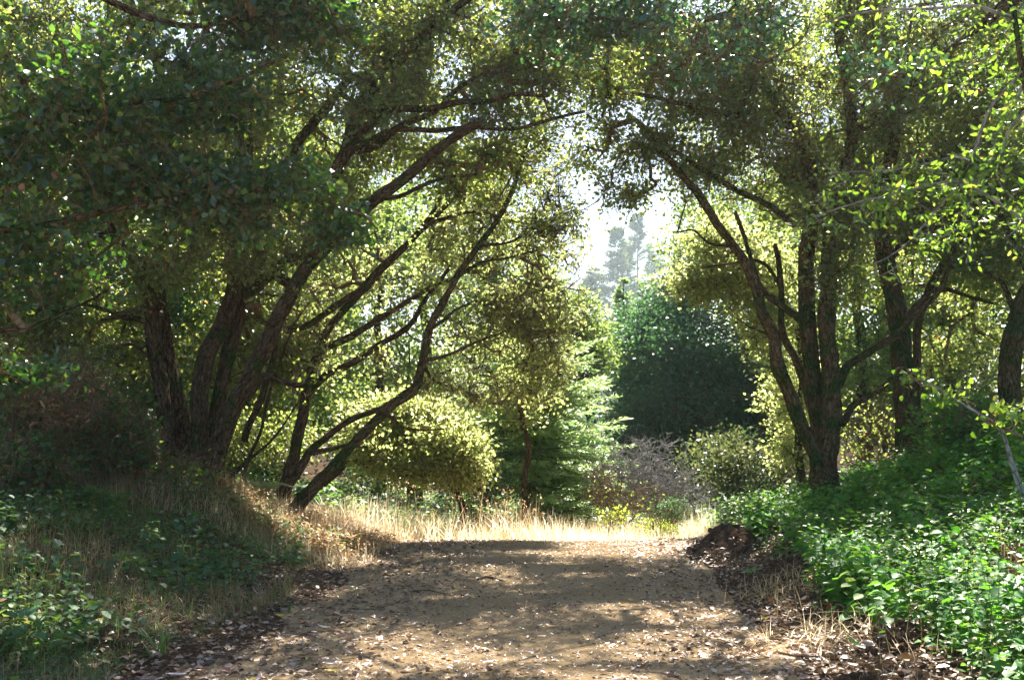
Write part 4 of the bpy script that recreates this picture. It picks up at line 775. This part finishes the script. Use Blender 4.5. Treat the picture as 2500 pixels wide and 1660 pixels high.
special = [
    ('lightleaf', V1, F1, 620, 1450, .3, .9, "pale leaf standing upright in the grass left of the path", 1.1), ('lightleaf', V3, F3, 355, 1522, .1, .1, "long whitish leaf lying beside the small straw mound at lower left", 1.15),
    ('lightleaf', V1, F1, 790, 1536, .2, .2, "whitish curled leaf on the left side of the path, clear of the grass", 1.1), ('lightleaf', V2, F2, 468, 1562, 1.2, .3, "rounded white leaf at the edge of the lower left grass", .9),
    ('lightleaf', V3, F3, 430, 1650, .4, .1, "large pale leaf on the bottom edge left of the path", 1.2), ('greenleaf', V3, F3, 2090, 1582, .5, .5, "big dark blue-green leaf propped on the dirt clod at lower right", 1.7),
    ('lightleaf', V1, F1, 1963, 1468, 1.9, .5, "pale oval leaf tilted up on the dark dirt right of the path", 1.0), ('redleaf', V2, F2, 1880, 1475, .9, .6, "orange-brown leaf curled upright on the right edge of the path", .95),
    ('yellowleaf', V2, F2, 1866, 1515, .4, .2, "bright yellow leaf on the right edge of the path", .85), ('redleaf', V1, F1, 2024, 1496, 1.2, .7, "red-orange leaf glowing upright on the dark dirt at right", .9),
    ('lightleaf', V3, F3, 1323, 1556, .6, .1, "small cream leaf alone on the bare middle of the path", .75), ('lightleaf', V1, F1, 1298, 1597, .1, .1, "white leaf low in the middle of the path", .95),
    ('greenleaf', V1, F1, 860, 1435, .5, .1, "teal leaf lying on the litter at the left path edge, far from the camera", .9), ('yellowleaf', V1, F1, 682, 1505, .2, .1, "yellowish-green leaf on the litter by the left grass edge", .9),
    ('redleaf', V1, F1, 750, 1475, .8, .3, "russet leaf among the litter left of the path", .9), ('greenleaf', V3, F3, 515, 1615, .15, .1, "narrow bluish-green leaf near the bottom left of the litter", .9),
    ('lightleaf', V3, F3, 2050, 1350, .2, .1, "", .9), ('lightleaf', V3, F3, 2275, 1268, .1, .3, "white-lilac leaf resting on top of the dark green bank plants", 1.0),
    ('redleaf', V3, F3, 2130, 1500, .5, .2, "", 1.0), ('lightleaf', V1, F1, 2060, 1485, .2, .2, "whitish leaf flat on the dirt below the green plants at right", 1.0),
    ('yellowleaf', V3, F3, 810, 1642, .3, .1, "yellow leaf at the very bottom of the litter left of the path", .9), ('greenleaf', V1, F1, 1276, 1538, .3, .1, "small teal leaf at the left of the bare sandy middle of the path", .7)]
for m_, Vv, Ff, px, py, rz, ti, lab, s in special:
    if lab: leaf_at(Vv, Ff, M[m_], px, py, 1, rz, ti, lab, None, s)
base = [leaf_at(Vv, Ff, M['litter'], 600 + 150 * q, 1600, 1, .3, .1, "curled dull grey-brown fallen leaf lying loose on the leaf litter of the path", "larger fallen leaves on the path") for q, (Vv, Ff) in enumerate(((V1, F1), (V2, F2), (V3, F3)))]
rl = rs(303)
for k in range(150):
    u = rl.beta(.7, .9); y = 4.9 + 4.6 * rl.random() ** 1.3; x = edge_l(y) - .2 + u * (edge_r(y) - edge_l(y) + .6)
    leaf_at(None, None, None, x, y, 0, rl.random() * 6.28, rl.normal(0, .2), "curled dull grey-brown fallen leaf lying loose on the leaf litter of the path", "larger fallen leaves on the path", rl.uniform(.6, .95), rl.normal(0, .2) + (3.14 if rl.random() < .3 else 0), base[k % 3])

# ---- ferns
def fern(px, py, label, mat, nf, L, seed, up=.5):
    rng = rs(seed); x = y = 0
    for dd in np.linspace(4.5, 16, 500):
        p = P(px, py, dd)
        if p[2] <= ground_z(p[0], p[1]) + .04: x, y = p[0], p[1]; break
    z = float(ground_z(x, y)); root = thing("fern", [x, y, z], label, "fern")
    for f in range(nf):
        az = f * 6.283 / nf + rng.normal(0, .25); n = 20; t = np.linspace(0, 1, n); l = L * rng.uniform(.75, 1.1)
        h = np.array([math.cos(az), math.sin(az), 0]); c = np.array([x, y, z]) + h * (l * t * (.45 + .4 * t))[:, None] + np.array([0, 0, 1.]) * (l * (up * 1.7 * t - up * 1.15 * t ** 2.2))[:, None]
        T = unit(np.gradient(c, axis=0)); s = unit(np.cross(T, [0, 0, 1.])); nn = np.cross(s, T); pl = .26 * l * np.sin(math.pi * np.clip(t * .93 + .07, 0, 1)) ** .7 + .01
        parts = [leaves(c, s * sg + T * .35, nn, pl, np.full(n, l * .042), rng.random(n) * .5 + .2, .05) for sg in (1, -1)]
        sg = segs(c[:-1], c[1:], np.full(n - 1, .0025), np.full(n - 1, .002), 3); parts.append(sg[:3])
        V, Fs, A, B = merge(parts); obj('frond', V, Fs, M[mat], root, attr=A)
for a in [(2110, 1215, "small dark fern close to the foot of the multi-stemmed oak on the bank", 'fern', 8, .34, 8), (2370, 1240, "broad dark fern high on the bank below the thick-trunked oak", 'fern', 9, .45, 9), (2300, 1400, "mid green fern half buried in the sunlit bank plants", 'fern', 8, .3, 10), (2234, 1235, "dark green fern fanning out near the top of the shaded green bank", 'fern', 9, .42, 1), (2208, 1330, "bright yellow-green fern upright in the middle of the green bank plants", 'fern', 8, .30, 2, .9),
          (1843, 1395, "tiny light green fern tuft at the right edge of the path by the dirt mound", 'fern', 7, .16, 3), (645, 1205, "pale silvery fern in front of the leaning oak on the left bank", 'palefern', 9, .5, 4),
          (700, 1200, "pale sunlit fern right beside the silvery fern on the left bank", 'palefern', 8, .42, 5), (2440, 1440, "feathery blue-green fern low at the right edge of the bank", 'fern', 8, .3, 6),
          (930, 1225, "yellow-green low fern at the left corner of the dry grass clearing", 'palefern', 8, .3, 7)]:
    fern(*a)
# ---- strap-leaved tuft
def strap(px, py, label, n, L, seed):
    rng = rs(seed); p = None
    for dd in np.linspace(4.5, 12, 500):
        p = P(px, py, dd)
        if p[2] <= ground_z(p[0], p[1]) + .02: break
    x = np.full(n, p[0]) + rng.normal(0, .03, n); y = np.full(n, p[1]) + rng.normal(0, .03, n)
    b = blades(x, y, rng.uniform(.6, 1.1, n) * L, np.full(n, .014), rng, .6, rng.uniform(.1, .4, n), seg=5)
    V, Fs, A, B = merge([b[:3]]); o = obj("grass_tuft", V, Fs, M['grass'], attr=A, org=np.array([p[0], p[1], float(ground_z(p[0], p[1]))])); tag(o, label, "grass tuft")
strap(391, 1590, "tuft of broad green blades at lower left beside the straw mound", 22, .22, 1); strap(710, 1490, "small tuft of broad dark green blades on the left litter edge", 12, .13, 2)
# ---- dirt mounds, straw mound, sticks
def mound(cx, cy, rx, ry, name, label, cat, seed, mat='dirt', lumps=150):
    rng = rs(seed); n = 96; U, Wd = np.meshgrid(np.linspace(-1, 1, n), np.linspace(-1, 1, n)); X = cx + U * rx; Y = cy + Wd * ry
    rr = np.sqrt(U ** 2 + Wd ** 2) * (.75 + .6 * n2(X, Y, 3.0 / max(rx, .2), seed)); q = np.stack([X, Y, X * 0 + seed], -1)
    lump = np.abs(noise3(q, 13) - .5) * .10 + np.abs(noise3(q, 37) - .5) * .06 + (noise3(q, 80) - .5) * .012
    Z = ground_z(X, Y) + .004 + lump * np.clip(1.1 - rr, 0, 1) - .06 * sstep(.8, .98, rr)
    i = (np.arange(n - 1)[:, None] * n + np.arange(n - 1)[None]).ravel(); g = float(ground_z(cx, cy))
    V = np.stack([X, Y, Z], -1).reshape(-1, 3); parts = [(V, [np.stack([i, i + 1, i + n + 1, i + n], 1)], np.zeros(n * n))]
    for q in range(lumps):      # crumbs resting on and round the heap
        a, r = rng.random() * 6.28, rng.random() ** .6 * 1.1; s = .006 + .034 * rng.random() ** 3 * (rx + ry) ** .5
        th = np.linspace(0, math.pi, 5)[:, None]; ph = np.linspace(0, 2 * math.pi, 7)[:-1][None]
        B = np.stack([np.sin(th) * np.cos(ph), np.sin(th) * np.sin(ph), np.cos(th) * .8 + 0 * ph], -1).reshape(-1, 3) * s; B = B * (1 + (noise3(B * 50 + q * 3.1) - .5)[:, None] * 1.1)
        bx, by = cx + math.cos(a) * r * rx, cy + math.sin(a) * r * ry; B = B + [bx, by, float(ground_z(bx, by)) + s * .3 + .03 * max(0, 1 - r)]
        j = (np.arange(4)[:, None] * 6 + np.arange(6)[None]).ravel(); j2 = (np.arange(4)[:, None] * 6 + (np.arange(6)[None] + 1) % 6).ravel()
        parts.append((B, [np.stack([j, j2, j2 + 6, j + 6], 1)], np.zeros(len(B))))
    V, Fs, A, _b = merge(parts); o = obj(name, V, Fs, M[mat], org=np.array([cx, cy, g])); tag(o, label, cat)
for k, (nm, lab, ct) in enumerate([("dirt_mound", "dark mound of crumbly earth at the far right corner of the path end", "dirt mound"), ("dirt_mound", "low dark bank of loose earth right of the path, halfway along", "dirt mound"),
        ("dirt_mound", "churned dark earth below the green plants, between two pale leaves", "dirt mound"), ("dirt_clod", "rounded lumpy brown clod of earth near the lower right corner", "dirt clod"),
        ("dirt_clod", "flat crumbled patch of earth on the bottom edge at right", "dirt clod"), ("straw_mound", "small hump of dead straw and earth in the lower left grass", "mound")]):
    m_ = MOUNDS[k]; mound(m_[0], m_[1], m_[2] * 1.15, m_[3] * 1.15, nm, lab, ct, k + 1)
for q, (px, py, n, sx, lab) in enumerate([(300, 1520, 260, .16, "dead straw stems heaped over the small hump at lower left"), (1900, 1440, 300, .22, "matted dead straw on the loose earth right of the path"), (2000, 1560, 200, .25, "scattered straw bits on the dirt at lower right")]):
    p = None
    for dd in np.linspace(4.5, 12, 500):
        p = P(px, py, dd)
        if p[2] <= ground_z(p[0], p[1]) + .05: break
    r_ = rs(500 + q); x = p[0] + r_.normal(0, sx, n); y = p[1] + r_.normal(0, sx * .8, n)
    b = blades(x, y, r_.uniform(.06, .2, n), np.full(n, .004), r_, 1.6, r_.uniform(.0, .8, n), z=ground_z(x, y) + .06)
    stuff("straw_mat", [b[:3]], 'straw', lab, "straw")
def stick(pts, r, label, mat='browntwig', d=1):
    L = []
    for px, py in pts:
        for dd in np.linspace(4.5, 15, 600):
            p = P(px, py, dd)
            if p[2] <= ground_z(p[0], p[1]) + .025: break
        L.append([*p, r])
    L = np.array(L); L[-1, 3] *= .5; V, Fs, A, B, c, rr = limb(L, 7, .08, 1, .03, .02); o = obj("stick", V, Fs, M[mat], vec=B, org=L[0][:3].copy(), smooth=True); tag(o, label, "stick")
stick([(1165, 1412), (1190, 1406), (1228, 1415)], .012, "short dark broken stick on the path among the leaves")
stick([(1900, 1590), (1960, 1600), (2050, 1600), (2110, 1612)], .006, "long thin dark twig lying on the dirt at lower right")
stick([(1000, 1445), (1040, 1440), (1085, 1448)], .007, "thin twig on the left part of the path")
stick([(1960, 1520), (1985, 1495), (2010, 1470)], .005, "short curved twig among pale leaves right of the path", 'graytwig')

# ================================================================== HAZE
def haze():
    x0, x1, y0, y1, z0, z1 = -465, 465, -65, 465, float(ground_z(np.linspace(-450, 450, 300)[None], np.linspace(-60, 450, 300)[:, None]).min()) - 1.0, 85.0
    V = np.array([[x, y, z] for z in (z0, z1) for y in (y0, y1) for x in (x0, x1)]); Fq = np.array([[0, 2, 3, 1], [4, 5, 7, 6], [0, 1, 5, 4], [2, 6, 7, 3], [0, 4, 6, 2], [1, 3, 7, 5]])
    m = bpy.data.materials.new("haze"); m.use_nodes = True; t = m.node_tree
    for n in list(t.nodes): t.nodes.remove(n)
    out = t.nodes.new("ShaderNodeOutputMaterial"); p = t.nodes.new("ShaderNodeVolumePrincipled"); p.inputs["Density"].default_value = HAZE
    p.inputs["Color"].default_value = (.74, .92, 1, 1); p.inputs["Anisotropy"].default_value = .5; t.links.new(p.outputs[0], out.inputs["Volume"])
    o = obj("haze", V, [Fq], m); tag(o, "pale bluish sunlit air over the whole clearing and woodland", "haze", kind="stuff")
HAZE = 0.00040
haze()
